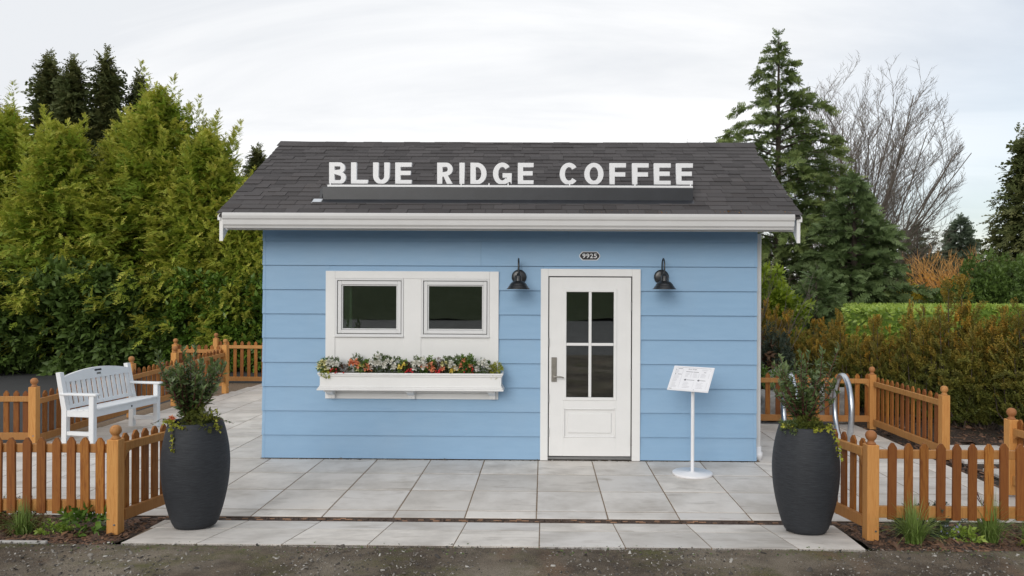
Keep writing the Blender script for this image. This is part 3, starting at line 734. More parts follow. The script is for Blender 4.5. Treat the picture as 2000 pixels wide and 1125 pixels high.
# roof
RX0, RX1, RY0, RYR, RY1 = -3.37, 2.945, -.505, 1.45, 3.40
ZE = ROOF(RY0); ZR_ = ROOF(RYR); SL = math.atan(.585)
rmb = MB()
rmb.prism([(RY0 + .01, ZE - .012), (RYR, ZR_ - .012), (RY1, ROOF(RY1) - .012), (RY1, ROOF(RY1) - .035), (RYR, ZR_ - .035), (RY0 + .01, ZE - .035)], 0, RX0 + .006, RX1 - .006)
roof = rmb.build('roof', 'shingle', hut, True)
so = MB()
so.prism([(RY0 + .07, ROOF(RY0 + .07) - .037), (RYR, ZR_ - .037), (RY1 - .06, ROOF(RY1 - .06) - .037), (RY1 - .06, ROOF(RY1 - .06) - .06), (RYR, ZR_ - .06), (RY0 + .07, ROOF(RY0 + .07) - .06)], 0, RX0 + .04, RX1 - .04)
so.build('soffit', 'siding_blue', hut, True)
MB().box(RX0 + .06, RX1 - .06, RY0 + .055, RY0 + .085, 2.60, 2.765, .003).build('fascia', 'gutter_white', hut, True)
MB().box(RX0 + .06, RX1 - .06, RY1 - .09, RY1 - .06, 2.60, 2.765, .003).build('fascia', 'gutter_white', hut, True)
for sx in (-1, 1):
    xa = RX0 + .004 if sx < 0 else RX1 - .042; xb = xa + .038
    for f, y0 in ((1, RY0 + .03), (-1, RY1 - .03)):
        d = .295
        MB().prism([(y0, ROOF(y0) - .04 - d * .92), (y0, ROOF(y0) - .04), (RYR, ZR_ - .04), (RYR, ZR_ - .04 - .2), (y0 + f * .17, ROOF(y0 + f * .17) - .04 - .2)], 0, xa, xb).build('bargeboard', 'white_paint', hut, True)
        xc = xa - .016 if sx < 0 else xb - .016
        MB().prism([(y0 - f * .012, ROOF(y0) - .085), (y0 - f * .012, ROOF(y0) - .037), (RYR, ZR_ - .037), (RYR, ZR_ - .085)], 0, xc, xc + .032).build('barge_trim', 'white_paint', hut, True)
# gutter
gp = [(-.422, 2.625), (-.422, 2.612), (-.515, 2.612), (-.524, 2.616), (-.528, 2.632), (-.548, 2.652), (-.552, 2.70), (-.556, 2.706), (-.566, 2.716), (-.572, 2.745), (-.572, 2.772), (-.566, 2.776), (-.562, 2.772), (-.562, 2.746), (-.556, 2.72), (-.546, 2.71), (-.542, 2.655), (-.52, 2.636), (-.518, 2.625)]
MB().prism(gp[::-1], 0, -3.295, 2.85).build('gutter', 'gutter_white', hut, True)
gpo = [(-.44, 2.614), (-.515, 2.614), (-.528, 2.634), (-.548, 2.654), (-.552, 2.70), (-.568, 2.718), (-.570, 2.77), (-.44, 2.77)]
for xa in (-3.299, 2.8475): MB().prism(gpo[::-1], 0, xa, xa + .006).build('gutter_end', 'gutter_white', hut, True)
# shingles
SH = []
for w in (.14, .18, .21, .24, .28):
    for th in (.006, .010):
        SH.append((w, MB().box(-w / 2, w / 2, 0, .20, -.003, th, .0015).mesh('shingle', 'shingle')))
EXS = 0.117; sl_len = (RYR - RY0) / math.cos(SL); rows = int(sl_len / EXS); made = 0; rest = MB(); rs = random.Random(9)
for r_ in range(rows + 1):
    s = r_ * EXS - .015; xx = RX0 - .004 - rs.uniform(0, .12)
    while xx < RX1:
        w, me = rs.choice(SH); a, b_ = max(xx, RX0 - .006), min(xx + w, RX1 + .006); xx += w + .0025
        if b_ - a < .04: continue
        th = .010 if SH.index((w, me)) % 2 else .006
        y = RY0 + s * math.cos(SL); zz = ROOF(RY0) + s * math.sin(SL) + .0125
        full = abs((b_ - a) - w) < 1e-4
        jy = rs.uniform(-.003, .003)
        if made < 298:
            m_ = me if full else MB().box(-(b_ - a) / 2, (b_ - a) / 2, 0, .20, -.003, th, .0015).mesh('shingle', 'shingle')
            link('shingle', m_, roof, ((a + b_) / 2 + .2, y - 1.4 + jy, zz), (SL + R(-3.0), 0, 0)); made += 1
        else:
            tmp = MB().box(a, b_, 0, min(.20, sl_len - s + .01), -.003, th); c_, s_ = math.cos(SL - R(3.0)), math.sin(SL - R(3.0))
            rest.add([(px + .2, y - 1.4 + jy + py * c_ - pz * s_, zz + py * s_ + pz * c_) for px, py, pz in tmp.v], tmp.f)
# the rear slope and the upper courses: laid as one part (past the count of single shingles)
for r_ in range(rows + 1):
    s = r_ * EXS - .015; xx = RX0 - .004 - rs.uniform(0, .12)
    while xx < RX1:
        w = rs.choice((.19, .22, .25, .29)); a, b_ = max(xx, RX0 - .006), min(xx + w, RX1 + .006); xx += w + .0025
        if b_ - a < .04: continue
        th = rs.choice((.006, .010)); y = RY1 - s * math.cos(SL); zz = ROOF(RY1) + s * math.sin(SL) + .0125
        tmp = MB().box(a, b_, -min(.20, sl_len - s + .01), 0, -.003, th); c_, s_ = math.cos(SL - R(3.0)), -math.sin(SL - R(3.0))
        rest.add([(px + .2, y - 1.4 + py * c_ - pz * s_, zz + py * s_ + pz * c_) for px, py, pz in tmp.v], tmp.f)
# a random tone for every shingle of the joined part comes from its island
m2, nt, b = new_mat('shingle_field')
gi = N(nt, 'ShaderNodeNewGeometry'); sp = noise(nt, 160.0, 2, 0.7)
col = mixc(nt, gi.outputs['Random Per Island'], (0.040, 0.037, 0.038), (0.078, 0.072, 0.073)); col = mixc(nt, mth(nt, 'MULTIPLY', sp, 0.5), col, (0.105, 0.097, 0.096))
nt.links.new(col, b.inputs['Base Color']); b.inputs['Roughness'].default_value = 0.9; b.inputs['Specular IOR Level'].default_value = 0.25; bump(nt, b, sp, 0.5, 0.004)
tag(rest.build('shingle_field', 'shingle_field', roof), kind='stuff')
cap = MB().prism([(-.15, -.086), (-.005, 0), (.005, 0), (.15, -.086), (.15, -.094), (0, -.008), (-.15, -.094)], 0, 0, .27).mesh('ridge_cap', 'shingle')
n_c = 31
for i in range(n_c):
    t = i / (n_c - 1); sag = -.018 * math.sin(math.pi * t)
    link('ridge_cap', cap, roof, (RX0 - .02 + (RX1 - RX0 - .22) * t + .2, RYR - 1.4 + rs.uniform(-.004, .004), ZR_ + .032 + sag + rs.uniform(-.002, .003)), (0, R(.9), rs.uniform(-.008, .008)))
# window trim, windows
tr_ = MB(); zt = -.038
tr_.box(-2.331, -2.222, zt, 0, .698, 2.164, .003); tr_.box(-.449, -.343, zt, 0, .698, 2.164, .003)
tr_.box(-2.2215, -.4495, zt, 0, 2.078, 2.164, .003); tr_.box(-2.2215, -.4495, zt, 0, .698, .762, .003)
tr_.box(-1.434, -1.232, zt + .002, 0, .7625, 2.0775, .003)
tr_.build('window_trim', 'white_paint', hut, True)
for a, b_ in ((-2.2215, -1.4345), (-1.2315, -.4495)):
    MB().box(a, b_, -.030, .0, .7625, 1.418).build('trim_panel', 'white_paint', hut, True)
for a, b_ in ((-2.2205, -1.4355), (-1.2305, -.4505)):
    w_ = MB(); z0, z1 = 1.4185, 2.0775
    def frame(mb, a, b_, z0, z1, t, y0, y1, c=.002):
        mb.box(a, a + t, y0, y1, z0, z1, c); mb.box(b_ - t, b_, y0, y1, z0, z1, c); mb.box(a + t, b_ - t, y0, y1, z1 - t, z1, c); mb.box(a + t, b_ - t, y0, y1, z0, z0 + t, c)
    frame(w_, a, b_, z0, z1, .022, -.043, .09)
    win = w_.build('window', 'white_vinyl', hut, True)
    sm_ = MB(); frame(sm_, a + .029, b_ - .029, z0 + .029, z1 - .029, .042, -.036, .03, .004); frame(sm_, a + .074, b_ - .074, z0 + .074, z1 - .074, .01, -.022, .01, .001)
    sm_.build('sash', 'white_vinyl', win, True)
    MB().box(a + .08, b_ - .08, -.006, -.002, z0 + .08, z1 - .08).build('pane', 'glass', win, True)
    MB().box(a - .004, b_ + .004, -.055, -.0445, z0 - .012, z0 + .006, .002).build('sill', 'white_vinyl', win, True)
# door with its casing
ca = MB()
ca.box(.139, .226, -.040, 0, .006, 2.198, .003); ca.box(1.186, 1.28, -.040, 0, .006, 2.198, .003); ca.box(.2265, 1.1855, -.040, 0, 2.114, 2.198, .003)
ca.build('door_casing', 'white_paint', hut, True)
MB().box(.2265, 1.1855, -.02, .1, .012, .045, .004).build('threshold', 'hinge', hut, True)
DX0, DX1, DZ0, DZ1 = .2375, 1.1735, .055, 2.102
dm = MB(); yf = -.022; yb = .022
GX0, GX1, GZ0, GZ1 = .432, .977, .727, 1.937
dm.box(DX0, GX0 - .03, yf, yb, DZ0, DZ1, .002); dm.box(GX1 + .03, DX1, yf, yb, DZ0, DZ1, .002)
dm.box(GX0 - .03, GX1 + .03, yf, yb, GZ1 + .03, DZ1, .0); dm.box(GX0 - .03, GX1 + .03, yf, yb, .603, GZ0 - .03, 0); dm.box(GX0 - .03, GX1 + .03, yf, yb, DZ0, .265, 0)
dm.box(GX0 - .03, GX1 + .03, yf + .014, yb, .265, .603, 0)
door = dm.build('door', 'white_paint', hut, True)
gm = MB(); fr_ = -.030
def frame(mb, a, b_, z0, z1, t, y0, y1, c=.002):
    mb.box(a, a + t, y0, y1, z0, z1, c); mb.box(b_ - t, b_, y0, y1, z0, z1, c); mb.box(a + t, b_ - t, y0, y1, z1 - t, z1, c); mb.box(a + t, b_ - t, y0, y1, z0, z0 + t, c)
frame(gm, GX0 - .034, GX1 + .034, GZ0 - .034, GZ1 + .034, .036, fr_, -.0225, .004)
gm.box(.689, .722, -.024, .0, GZ0 + .002, GZ1 - .002, .004); gm.box(GX0 + .002, .6885, -.023, .0, 1.318, 1.350, .004); gm.box(.7225, GX1 - .002, -.023, .0, 1.318, 1.350, .004)
gm.build('glazing_bars', 'white_paint', door, True)
for a, b_ in ((GX0 + .002, .6885), (.7225, GX1 - .002)):
    for z0, z1 in ((GZ0 + .002, 1.3175), (1.3505, GZ1 - .002)):
        MB().box(a, b_, -.006, -.002, z0, z1).build('pane', 'glass', door, True)
pm = MB(); frame(pm, GX0 - .03, GX1 + .03, .265, .603, .018, -.0265, -.009, .006)
pm.box(GX0 + .022, GX1 - .022, -.020, -.007, .317, .551, .012); pm.build('raised_panel', 'white_paint', door, True)
hp = MB().box(.265, .325, -.034, -.022, .905, 1.185, .003); hp.build('handle_plate', 'nickel', door, True)
hl = MB(); hl.tube([(.296, -.034, .965), (.296, -.075, .965)], .012, 10); hl.tube([(.292, -.078, .965), (.33, -.080, .968), (.37, -.078, .966), (.405, -.075, .958)], [.012, .010, .009, .007], 10)
hl.build('lever', 'nickel', door, True)
kc = MB(); kc.tube([(.294, -.034, 1.10), (.294, -.046, 1.10)], .019, 14); kc.build('lock_cylinder', 'nickel', door, True)
for zz in (.23, 1.0, 1.77):
    h_ = MB(); h_.tube([(1.1795, -.030, zz - .055), (1.1795, -.030, zz + .055)], .0095, 8); h_.box(1.174, 1.1855, -.026, -.0225, zz - .05, zz + .05); h_.build('hinge', 'hinge', door, True)
for zz in (1.36, .72, .33): MB().box(.228, .2365, -.0415, -.036, zz - .05, zz + .05).build('weather_strip', 'hinge', door, True)
# downspout at the right corner
ds = MB(); ds.box(WX1 + .012, WX1 + .082, .10, .17, .12, 2.62, .008); ds.build('downspout', 'gutter_white', hut, True)
d2 = MB(); d2.lathe([(.0, 0), (.062, 0), (.062, .085), (.048, .09), (.048, .15), (0, .15)], (WX1 + .05, .135, 0), 20); d2.build('downspout_shoe', 'stand_white', hut, True)

# inside the hut
ct = thing('counter', 'dark service counter inside the hut behind the windows', 'counter', (-1.2, .75, .06))
MB().box(-1.0, 1.0, -.2, .2, 0, .95, .01).build('cabinet', 'counter', ct); MB().box(-1.03, 1.03, -.24, .24, .952, .99, .006).build('worktop', 'interior', ct)
for (x, cname, h_) in ((-.62, 'jar', .16), (-.56, 'jar', .13), (-.75, 'jar', .09)):
    j = MB(); j.lathe([(0, 0), (.022, 0), (.022, h_ * .7), (.012, h_ * .85), (.012, h_), (0, h_)], (0, 0, 0), 12)
    jo = j.build('bottle', 'sheet_white'); jo.location = (x, .62, 1.051); tag(jo, 'small pale %s bottle standing on the counter behind the right window' % ('tall' if h_ > .15 else 'medium' if h_ > .1 else 'short'), 'bottle', 'bottles on the counter')

# ------------------------------------------------------------------ roof sign
sign = thing('roof_sign', 'white capital letters BLUE RIDGE COFFEE on a dark roof curb', 'sign', (-.25, -.1, 2.95))
def arc(cx, cy, rx, ry, a0, a1, n=14): return [(cx + rx * math.cos(R(a0 + (a1 - a0) * i / n)), cy + ry * math.sin(R(a0 + (a1 - a0) * i / n))) for i in range(n + 1)]
def glyph(ch, w, s=.235):                      # outlines (outer, holes) in a box of width w, height 1
    hs = s * .82
    if ch == 'L': return [[(0, 0), (w, 0), (w, hs), (s, hs), (s, 1), (0, 1)]]
    if ch == 'I': return [[(0, 0), (w, 0), (w, 1), (0, 1)]]
    if ch == 'E': m0 = .5 - hs / 2 + .02; return [[(0, 0), (w, 0), (w, hs), (s, hs), (s, m0), (w * .94, m0), (w * .94, m0 + hs), (s, m0 + hs), (s, 1 - hs), (w, 1 - hs), (w, 1), (0, 1)]]
    if ch == 'F': m0 = .5 - hs / 2 - .02; return [[(0, 0), (s, 0), (s, m0), (w * .96, m0), (w * .96, m0 + hs), (s, m0 + hs), (s, 1 - hs), (w, 1 - hs), (w, 1), (0, 1)]]
    if ch == 'U': r = w / 2; ri = r - s; return [[(0, 1)] + arc(r, r * 1.02, r, r * 1.02, 180, 360) + [(w, 1), (w - s, 1)] + arc(r, r * 1.02, ri, r * 1.02 - hs, 360, 180) + [(s, 1)]]
    if ch == 'O': return [arc(w / 2, .5, w / 2, .51, 0, 360, 40)[:-1], arc(w / 2, .5, w / 2 - s, .51 - hs, 0, 360, 40)[:-1]]
    if ch == 'C': return [arc(w / 2, .5, w / 2, .51, 38, 322, 34) + arc(w / 2, .5, w / 2 - s, .51 - hs, 320, 40, 34)]
    if ch == 'G': return [arc(w / 2, .5, w / 2, .51, 40, 300, 34) + [(w * .93, .13), (w, .0), (w, .52), (w * .52, .52), (w * .52, .52 - hs), (w - s * .92, .52 - hs), (w - s * .92, .26)] + arc(w / 2, .5, w / 2 - s, .51 - hs, 318, 42, 34)]
    if ch == 'D': r = w - .30; return [[(0, 0), (w - r, 0)] + arc(w - r, .5, r, .5, -90, 90, 22) + [(0, 1)], [(s, hs), (s, 1 - hs)] + arc(w - r, .5, r - s, .5 - hs, 90, -90, 22)]
    if ch == 'B':
        r1, r2 = .255, .285; c1, c2 = 1 - r1, r2; k = .94
        return [[(0, 0), (w - r2, 0)] + arc(w - r2, c2, r2, r2, -90, 72, 12) + arc(w * k - r1, c1, r1, r1, -58, 90, 12) + [(0, 1)],
                [(s, hs * .9), (s, .56 - hs * .45)] + arc(w - r2, c2, r2 - s * .9, r2 - hs * .9, 90, -90, 10), [(s, .56 + hs * .42), (s, 1 - hs * .9)] + arc(w * k - r1, c1, r1 - s * .85, r1 - hs * .9, 90, -90, 10)]
    if ch == 'R':
        r1 = .30; c1 = 1 - r1
        return [[(0, 0), (s, 0), (s, .36), (w * .42, .36), (w - s * 1.15, 0), (w, 0), (w * .68, .40)] + arc(w * .98 - r1, c1, r1, r1, -72, 90, 14) + [(0, 1)],
                [(s, .40 + hs * .75), (s, 1 - hs)] + arc(w * .98 - r1, c1, r1 - s * .95, r1 - hs * .95, 90, -90, 10)]
def outline_mesh(name, loops, sx, sz, ext, mat):
    cu = bpy.data.curves.new(name, 'CURVE'); cu.dimensions = '2D'; cu.fill_mode = 'BOTH'; cu.extrude = ext; cu.bevel_depth = .0015; cu.bevel_resolution = 0
    for lp in loops:
        sp = cu.splines.new('POLY'); sp.points.add(len(lp) - 1)
        for p, (x, y) in zip(sp.points, lp): p.co = (x * sx, y * sz, 0, 1)
        sp.use_cyclic_u = True
    ob = bpy.data.objects.new(name, cu); COL.objects.link(ob); dg = bpy.context.evaluated_depsgraph_get(); dg.update()
    me = bpy.data.meshes.new_from_object(ob.evaluated_get(dg)); bpy.data.objects.remove(ob); bpy.data.curves.remove(cu)
    me.materials.clear(); me.materials.append(M[mat]); me.name = name; return me
LET = [('B', 641.5, 674), ('L', 684.4, 717), ('U', 727.6, 759.4), ('E', 771, 802.6), ('R', 853, 883.6), ('I', 896.5, 906), ('D', 918, 949), ('G', 962, 998), ('E', 1010.5, 1040.8),
       ('C', 1092, 1128), ('O', 1140, 1177), ('F', 1189, 1220.5), ('F', 1233, 1264.6), ('E', 1275.4, 1307.5), ('E', 1318.6, 1350.4)]
K = 8.388 / 1439.36; LH = .245
for ch, a, b_ in LET:
    xa = (a - 1045.9) * K + .0795; w = (b_ - a) * K
    me = outline_mesh('letter', glyph(ch, w / LH), LH, LH, .022, 'letter_white')
    link('letter', me, sign, (xa + .25, 0.02, .202), (R(90), 0, 0))
cb = MB()
cb.prism([(-.225, 2.935), (-.225, 3.095), (-.215, 3.103), (.045, 3.103), (.05, 2.9)], 0, -2.315, 1.834); cb.build('curb', 'flash_black', sign, True)
cb = MB(); cb.prism([(-.29, ROOF(-.29) + .0165), (-.225, ROOF(-.225) + .024), (-.226, ROOF(-.226) + .030), (-.29, ROOF(-.29) + .022)], 0, -2.31, 1.838); cb.build('flashing', 'flash_black', sign, True)
MB().prism([(-.29, ROOF(-.29) + .018), (-.20, ROOF(-.20) + .021), (-.20, ROOF(-.20) + .024), (-.29, ROOF(-.29) + .021)], 0, -2.42, -2.318).build('flashing_tab', 'steel', sign, True)
cb = MB(); cb.prism([(-.245, 2.975), (-.205, 3.09), (-.17, 3.06)], 0, -2.345, -2.3155); cb.build('curb_end', 'flash_black', sign, True)
MB().box(-2.268, 1.836, -.205, -.175, 3.106, 3.130, .002).build('rail', 'letter_white', sign, True)
MB().box(-2.30, 1.846, -.150, -.130, 3.104, 3.151, .002).build('back_channel', 'plate_black', sign, True)
for px_ in (647, 901, 955, 992, 1111, 1237, 1344):
    xx = (px_ - 1045.9) * K + .0795; MB().box(xx - .006, xx + .006, -.172, -.155, 3.104, 3.156).build('pin', 'letter_white', sign, True)

# ------------------------------------------------------------------ wall lamps, number plaque
def wall_lamp(x, z, label):
    t = thing('wall_lamp', label, 'lamp', (x, -.02, z), 0, 'barn lamps beside the door')
    m_ = MB()
    prof = [(.085, 0), (.085, .012), (.072, .022), (.05, .028), (0, .032)]
    m_.lathe(prof, seg=28); m_.v = [(a, -c_, b_) for a, b_, c_ in m_.v]; m_.f = [f[::-1] for f in m_.f]; m_.build('backplate', 'lamp_black', t)
    pts = [(0, -.03, .0), (0, -.045, .06), (0, -.05, .12)] + [(0, -.05 - .085 * (1 - math.cos(a)), .12 + .085 * math.sin(a)) for a in [math.pi * k / 12 for k in range(1, 13)]] + [(0, -.22, .07), (0, -.22, .03)]
    MB().tube(pts, .0085, 10).build('gooseneck', 'lamp_black', t)
    sh = MB(); cc = (0, -.22, -.14)
    sh.lathe([(.122, .004), (.130, 0), (.132, .004), (.122, .012), (.112, .024), (.110, .030), (.104, .038), (.100, .040), (.096, .052), (.080, .072), (.060, .086), (.040, .092), (.038, .096), (.038, .148), (.034, .152), (.020, .156), (.018, .175), (.010, .178), (0, .178)], cc, 32)
    sh.lathe([(.122, .004), (.108, .022), (.090, .05), (.06, .078), (.0, .085)][::-1], cc, 32)
    s_ = sh.build('shade', 'lamp_black', t)
    cg = MB()
    for k in range(4):
        a = math.pi / 4 + k * math.pi / 2
        cg.tube([(cc[0] + math.cos(a) * r_, cc[1] + math.sin(a) * r_, cc[2] + z_) for r_, z_ in ((.056, .088), (.052, .135), (.036, .158))], .0035, 6)
    cg.build('cage', 'lamp_black', s_)
    return t
wall_lamp(-.112, 2.103, 'black gooseneck barn lamp on the wall between window and door')
wall_lamp(1.517, 2.110, 'black gooseneck barn lamp on the wall right of the door')

def text_mesh(body, height, width, ext, mat, bold=0.0):
    cu = bpy.data.curves.new('digits', 'FONT'); cu.body = body; cu.extrude = ext; cu.offset = bold; cu.resolution_u = 4
    ob = bpy.data.objects.new('digits', cu); COL.objects.link(ob); dg = bpy.context.evaluated_depsgraph_get(); dg.update()
    me = bpy.data.meshes.new_from_object(ob.evaluated_get(dg)); bpy.data.objects.remove(ob); bpy.data.curves.remove(cu)
    co = np.array([v.co for v in me.vertices]); lo, hi = co.min(0), co.max(0)
    for v in me.vertices: v.co = ((v.co.x - (lo[0] + hi[0]) / 2) * width / (hi[0] - lo[0]), (v.co.y - (lo[1] + hi[1]) / 2) * height / (hi[1] - lo[1]), v.co.z)
    me.materials.clear(); me.materials.append(M[mat]); return me
pq = thing('house_number_plaque', 'small black octagonal plaque with white number 9925 above door', 'plaque', (.697, -.012, 2.348))
def octo(w, h, c): return [(-w, -h + c), (-w + c * .8, -h), (w - c * .8, -h), (w, -h + c), (w, h - c), (w - c * .8, h), (-w + c * .8, h), (-w, h - c)]
def octp(w, h): return [(-w, -.012), (-w + .032, -h), (w - .032, -h), (w, -.012), (w, .012), (w - .032, h), (-w + .032, h), (-w, .012)]
MB().prism(octp(.119, .050), 1, -.012, 0).build('border', 'letter_white', pq)
MB().prism(octp(.110, .043), 1, -.0155, -.0125).build('plate', 'plate_black', pq)
for i, ch in enumerate('9925'):
    link('digit', text_mesh(ch, .052, .036, .0015, 'letter_white', .015), pq, (-.066 + .0435 * i, -.0185, 0), (R(90), 0, 0))
# ------------------------------------------------------------------ window box and its flowers
BX0, BX1, BY0, BY1, BZ0, BZ1 = -2.325, -.298, -.262, -.041, .826, 1.022
wb = thing('window_box', 'long white moulded flower box on brackets under the windows', 'planter', ((BX0 + BX1) / 2, -.15, BZ0))
bx = MB()
bx.box(BX0, BX1, BY0, BY0 + .018, BZ0 + .03, BZ1 - .02, .002); bx.box(BX0, BX1, BY1 - .018, BY1, BZ0 + .03, BZ1 - .02); bx.box(BX0, BX0 + .018, BY0 + .018, BY1 - .018, BZ0 + .03, BZ1 - .02); bx.box(BX1 - .018, BX1, BY0 + .018, BY1 - .018, BZ0 + .03, BZ1 - .02)
bx.box(BX0 + .018, BX1 - .018, BY0 + .018, BY1 - .018, BZ0 + .03, BZ0 + .045)
bx.build('box', 'white_paint', wb, True)
mo_ = MB()
for o_, za, zb in ((.022, BZ1 - .022, BZ1), (.012, BZ1 - .042, BZ1 - .0225)):
    mo_.box(BX0 - o_, BX1 + o_, BY0 - o_, BY0 - .0005, za, zb, .004); mo_.box(BX0 - o_, BX0 - .0005, BY0, BY1, za, zb, .003); mo_.box(BX1 + .0005, BX1 + o_, BY0, BY1, za, zb, .003)
mo_.build('top_moulding', 'white_paint', wb, True)
mo_ = MB()
for o_, za, zb in ((.028, BZ0, BZ0 + .018), (.018, BZ0 + .0185, BZ0 + .034), (.008, BZ0 + .0345, BZ0 + .05)):
    mo_.box(BX0 - o_, BX1 + o_, BY0 - o_, BY0 - .0005, za, zb, .003); mo_.box(BX0 - o_, BX0 - .0005, BY0, BY1, za, zb, .002); mo_.box(BX1 + .0005, BX1 + o_, BY0, BY1, za, zb, .002)
mo_.box(BX0, BX1, BY0, BY1, BZ0, BZ0 + .0295)
mo_.build('base_moulding', 'white_paint', wb, True)
for xc in (-2.245, -1.33, -.41):
    br = MB(); br.prism([(-.0385, .705), (-.075, .705), (-.085, .745), (-.16, .77), (-.20, .795), (-.20, .824), (-.0385, .824)], 0, xc - .036, xc + .036); br.build('bracket', 'white_paint', wb, True)
    MB().box(xc - .056, xc + .02, -.206, -.10, .8, .8235, .002).build('bracket_cap', 'white_paint', wb, True) 
    sc_ = MB(); sc_.tube([(xc, -.0745, .722), (xc, -.079, .722)], .005, 8); sc_.build('screw', 'hinge', wb, True)
MB().box(BX0 + .02, BX1 - .02, BY0 + .02, BY1 - .02, BZ0 + .05, BZ1 - .012).build('soil', 'potting_soil', wb, True)

def flower_heads(rg, pts, size, mat, name, parent, petals=6, layers=1, up=(0, -.75, .65)):
    G = []
    for p in pts:
        n = unit(np.array(up) + rg.normal(0, .35, 3)); u = unit(np.cross(n, [0.3, .2, 1.0])); w = np.cross(n, u)
        for ly in range(layers):
            k = petals + ly; a = np.arange(k) * 2 * math.pi / k + rg.uniform(0, 6); el = .35 + .55 * ly
            d = (np.cos(a)[:, None] * u + np.sin(a)[:, None] * w) * math.cos(el) + n * math.sin(el)
            G.append(scatter(np.tile(p, (k, 1)), d, np.full(k, size * (1 - .22 * ly)) * rg.uniform(.85, 1.1, k), np.stack([rg.uniform(0, 1, k), rg.uniform(0, .8, k)], 1), TPL['onew'], rg, .15))
    return link(name, cat_mesh(name, G, mat), parent)
def berries(rg, n, rx, rz_, parent, y=-.07, z=.01):
    mb = MB()
    for _ in range(n):
        r_ = rg.uniform(.008, .0115); mb.lathe([(0, -r_), (r_ * .8, -r_ * .6), (r_, 0), (r_ * .8, r_ * .6), (0, r_)], (rg.uniform(-rx, rx), y + rg.uniform(-.03, .02), z + rg.uniform(0, rz_)), 6)
    return mb.build('berries', 'berry_red', parent)
FL = [  # x px centre, width m, height m, leaf material, [(petal, count, size, petals, layers)], berries, label
    (636, .10, .13, 'leaf_laurel', [('petal_cream', 5, .034, 6, 3)], 0, 'pale cream ruffled flower at the left end of the window box'),
    (641, .16, .07, 'leaf_jenny', [], 0, 'yellow green trailing foliage at the left end of the window box'),
    (652, .14, .15, 'leaf_shrub', [('petal_white', 8, .030, 6, 2)], 0, 'white azalea second from the left end of the window box'),
    (664, .17, .09, 'leaf_maroon', [], 9, 'bronze leaved plant with red berries left of the coral primroses'),
    (697, .13, .17, 'leaf_shrub', [('petal_coral', 13, .026, 5, 1)], 0, 'tall coral primrose, leftmost coral flowers in the window box'),
    (712, .13, .11, 'leaf_laurel', [('petal_cream', 6, .022, 5, 1), ('petal_yellow', 3, .018, 5, 1)], 0, 'pale yellow violas hanging over the box left of the large white azalea'),
    (722, .10, .12, 'leaf_maroon', [('petal_coral', 5, .026, 5, 1)], 0, 'small coral primrose between violas and the large white azalea'),
    (743, .19, .18, 'leaf_shrub', [('petal_white', 17, .030, 6, 2)], 0, 'largest white azalea, left of the centre of the window box'),
    (765, .17, .16, 'leaf_shrub', [('petal_white', 8, .030, 6, 2)], 0, 'dark leaved white azalea just left of the window box middle'),
    (788, .10, .11, 'leaf_laurel', [('petal_yellow', 6, .022, 5, 1)], 0, 'small yellow violas at the middle of the window box'),
    (798, .15, .10, 'leaf_maroon', [], 16, 'bronze plant with the brightest cluster of red berries, middle of the box'),
    (822, .16, .16, 'leaf_shrub', [('petal_white', 14, .031, 6, 2)], 0, 'white azalea just right of the window box middle'),
    (837, .14, .13, 'leaf_laurel', [('petal_coral', 11, .027, 5, 1)], 0, 'coral primrose with broad leaves right of the middle white azalea'),
    (857, .16, .13, 'leaf_maroon', [('petal_coral', 3, .024, 5, 1)], 10, 'bronze wispy plant with red berries under a few coral petals'),
    (872, .12, .15, 'leaf_shrub', [('petal_cream', 4, .026, 6, 2)], 0, 'dark azalea with a few cream buds right of the bronze plant'),
    (886, .13, .17, 'leaf_shrub', [('petal_white', 8, .028, 6, 2)], 0, 'upright white cyclamen over the yellow violas in the right half'),
    (891, .10, .10, 'leaf_laurel', [('petal_yellow', 7, .024, 5, 1)], 0, 'yellow violas in the right half of the window box'),
    (913, .17, .17, 'leaf_laurel', [('petal_coral', 4, .028, 5, 1)], 8, 'tall broad green leaves with coral flowers in the right half'),
    (945, .18, .14, 'leaf_shrub', [('petal_white', 12, .026, 6, 2)], 0, 'white azalea nearest the right end of the window box'),
    (968, .14, .10, 'leaf_jenny', [], 0, 'yellow green trailing foliage at the right end of the window box')]
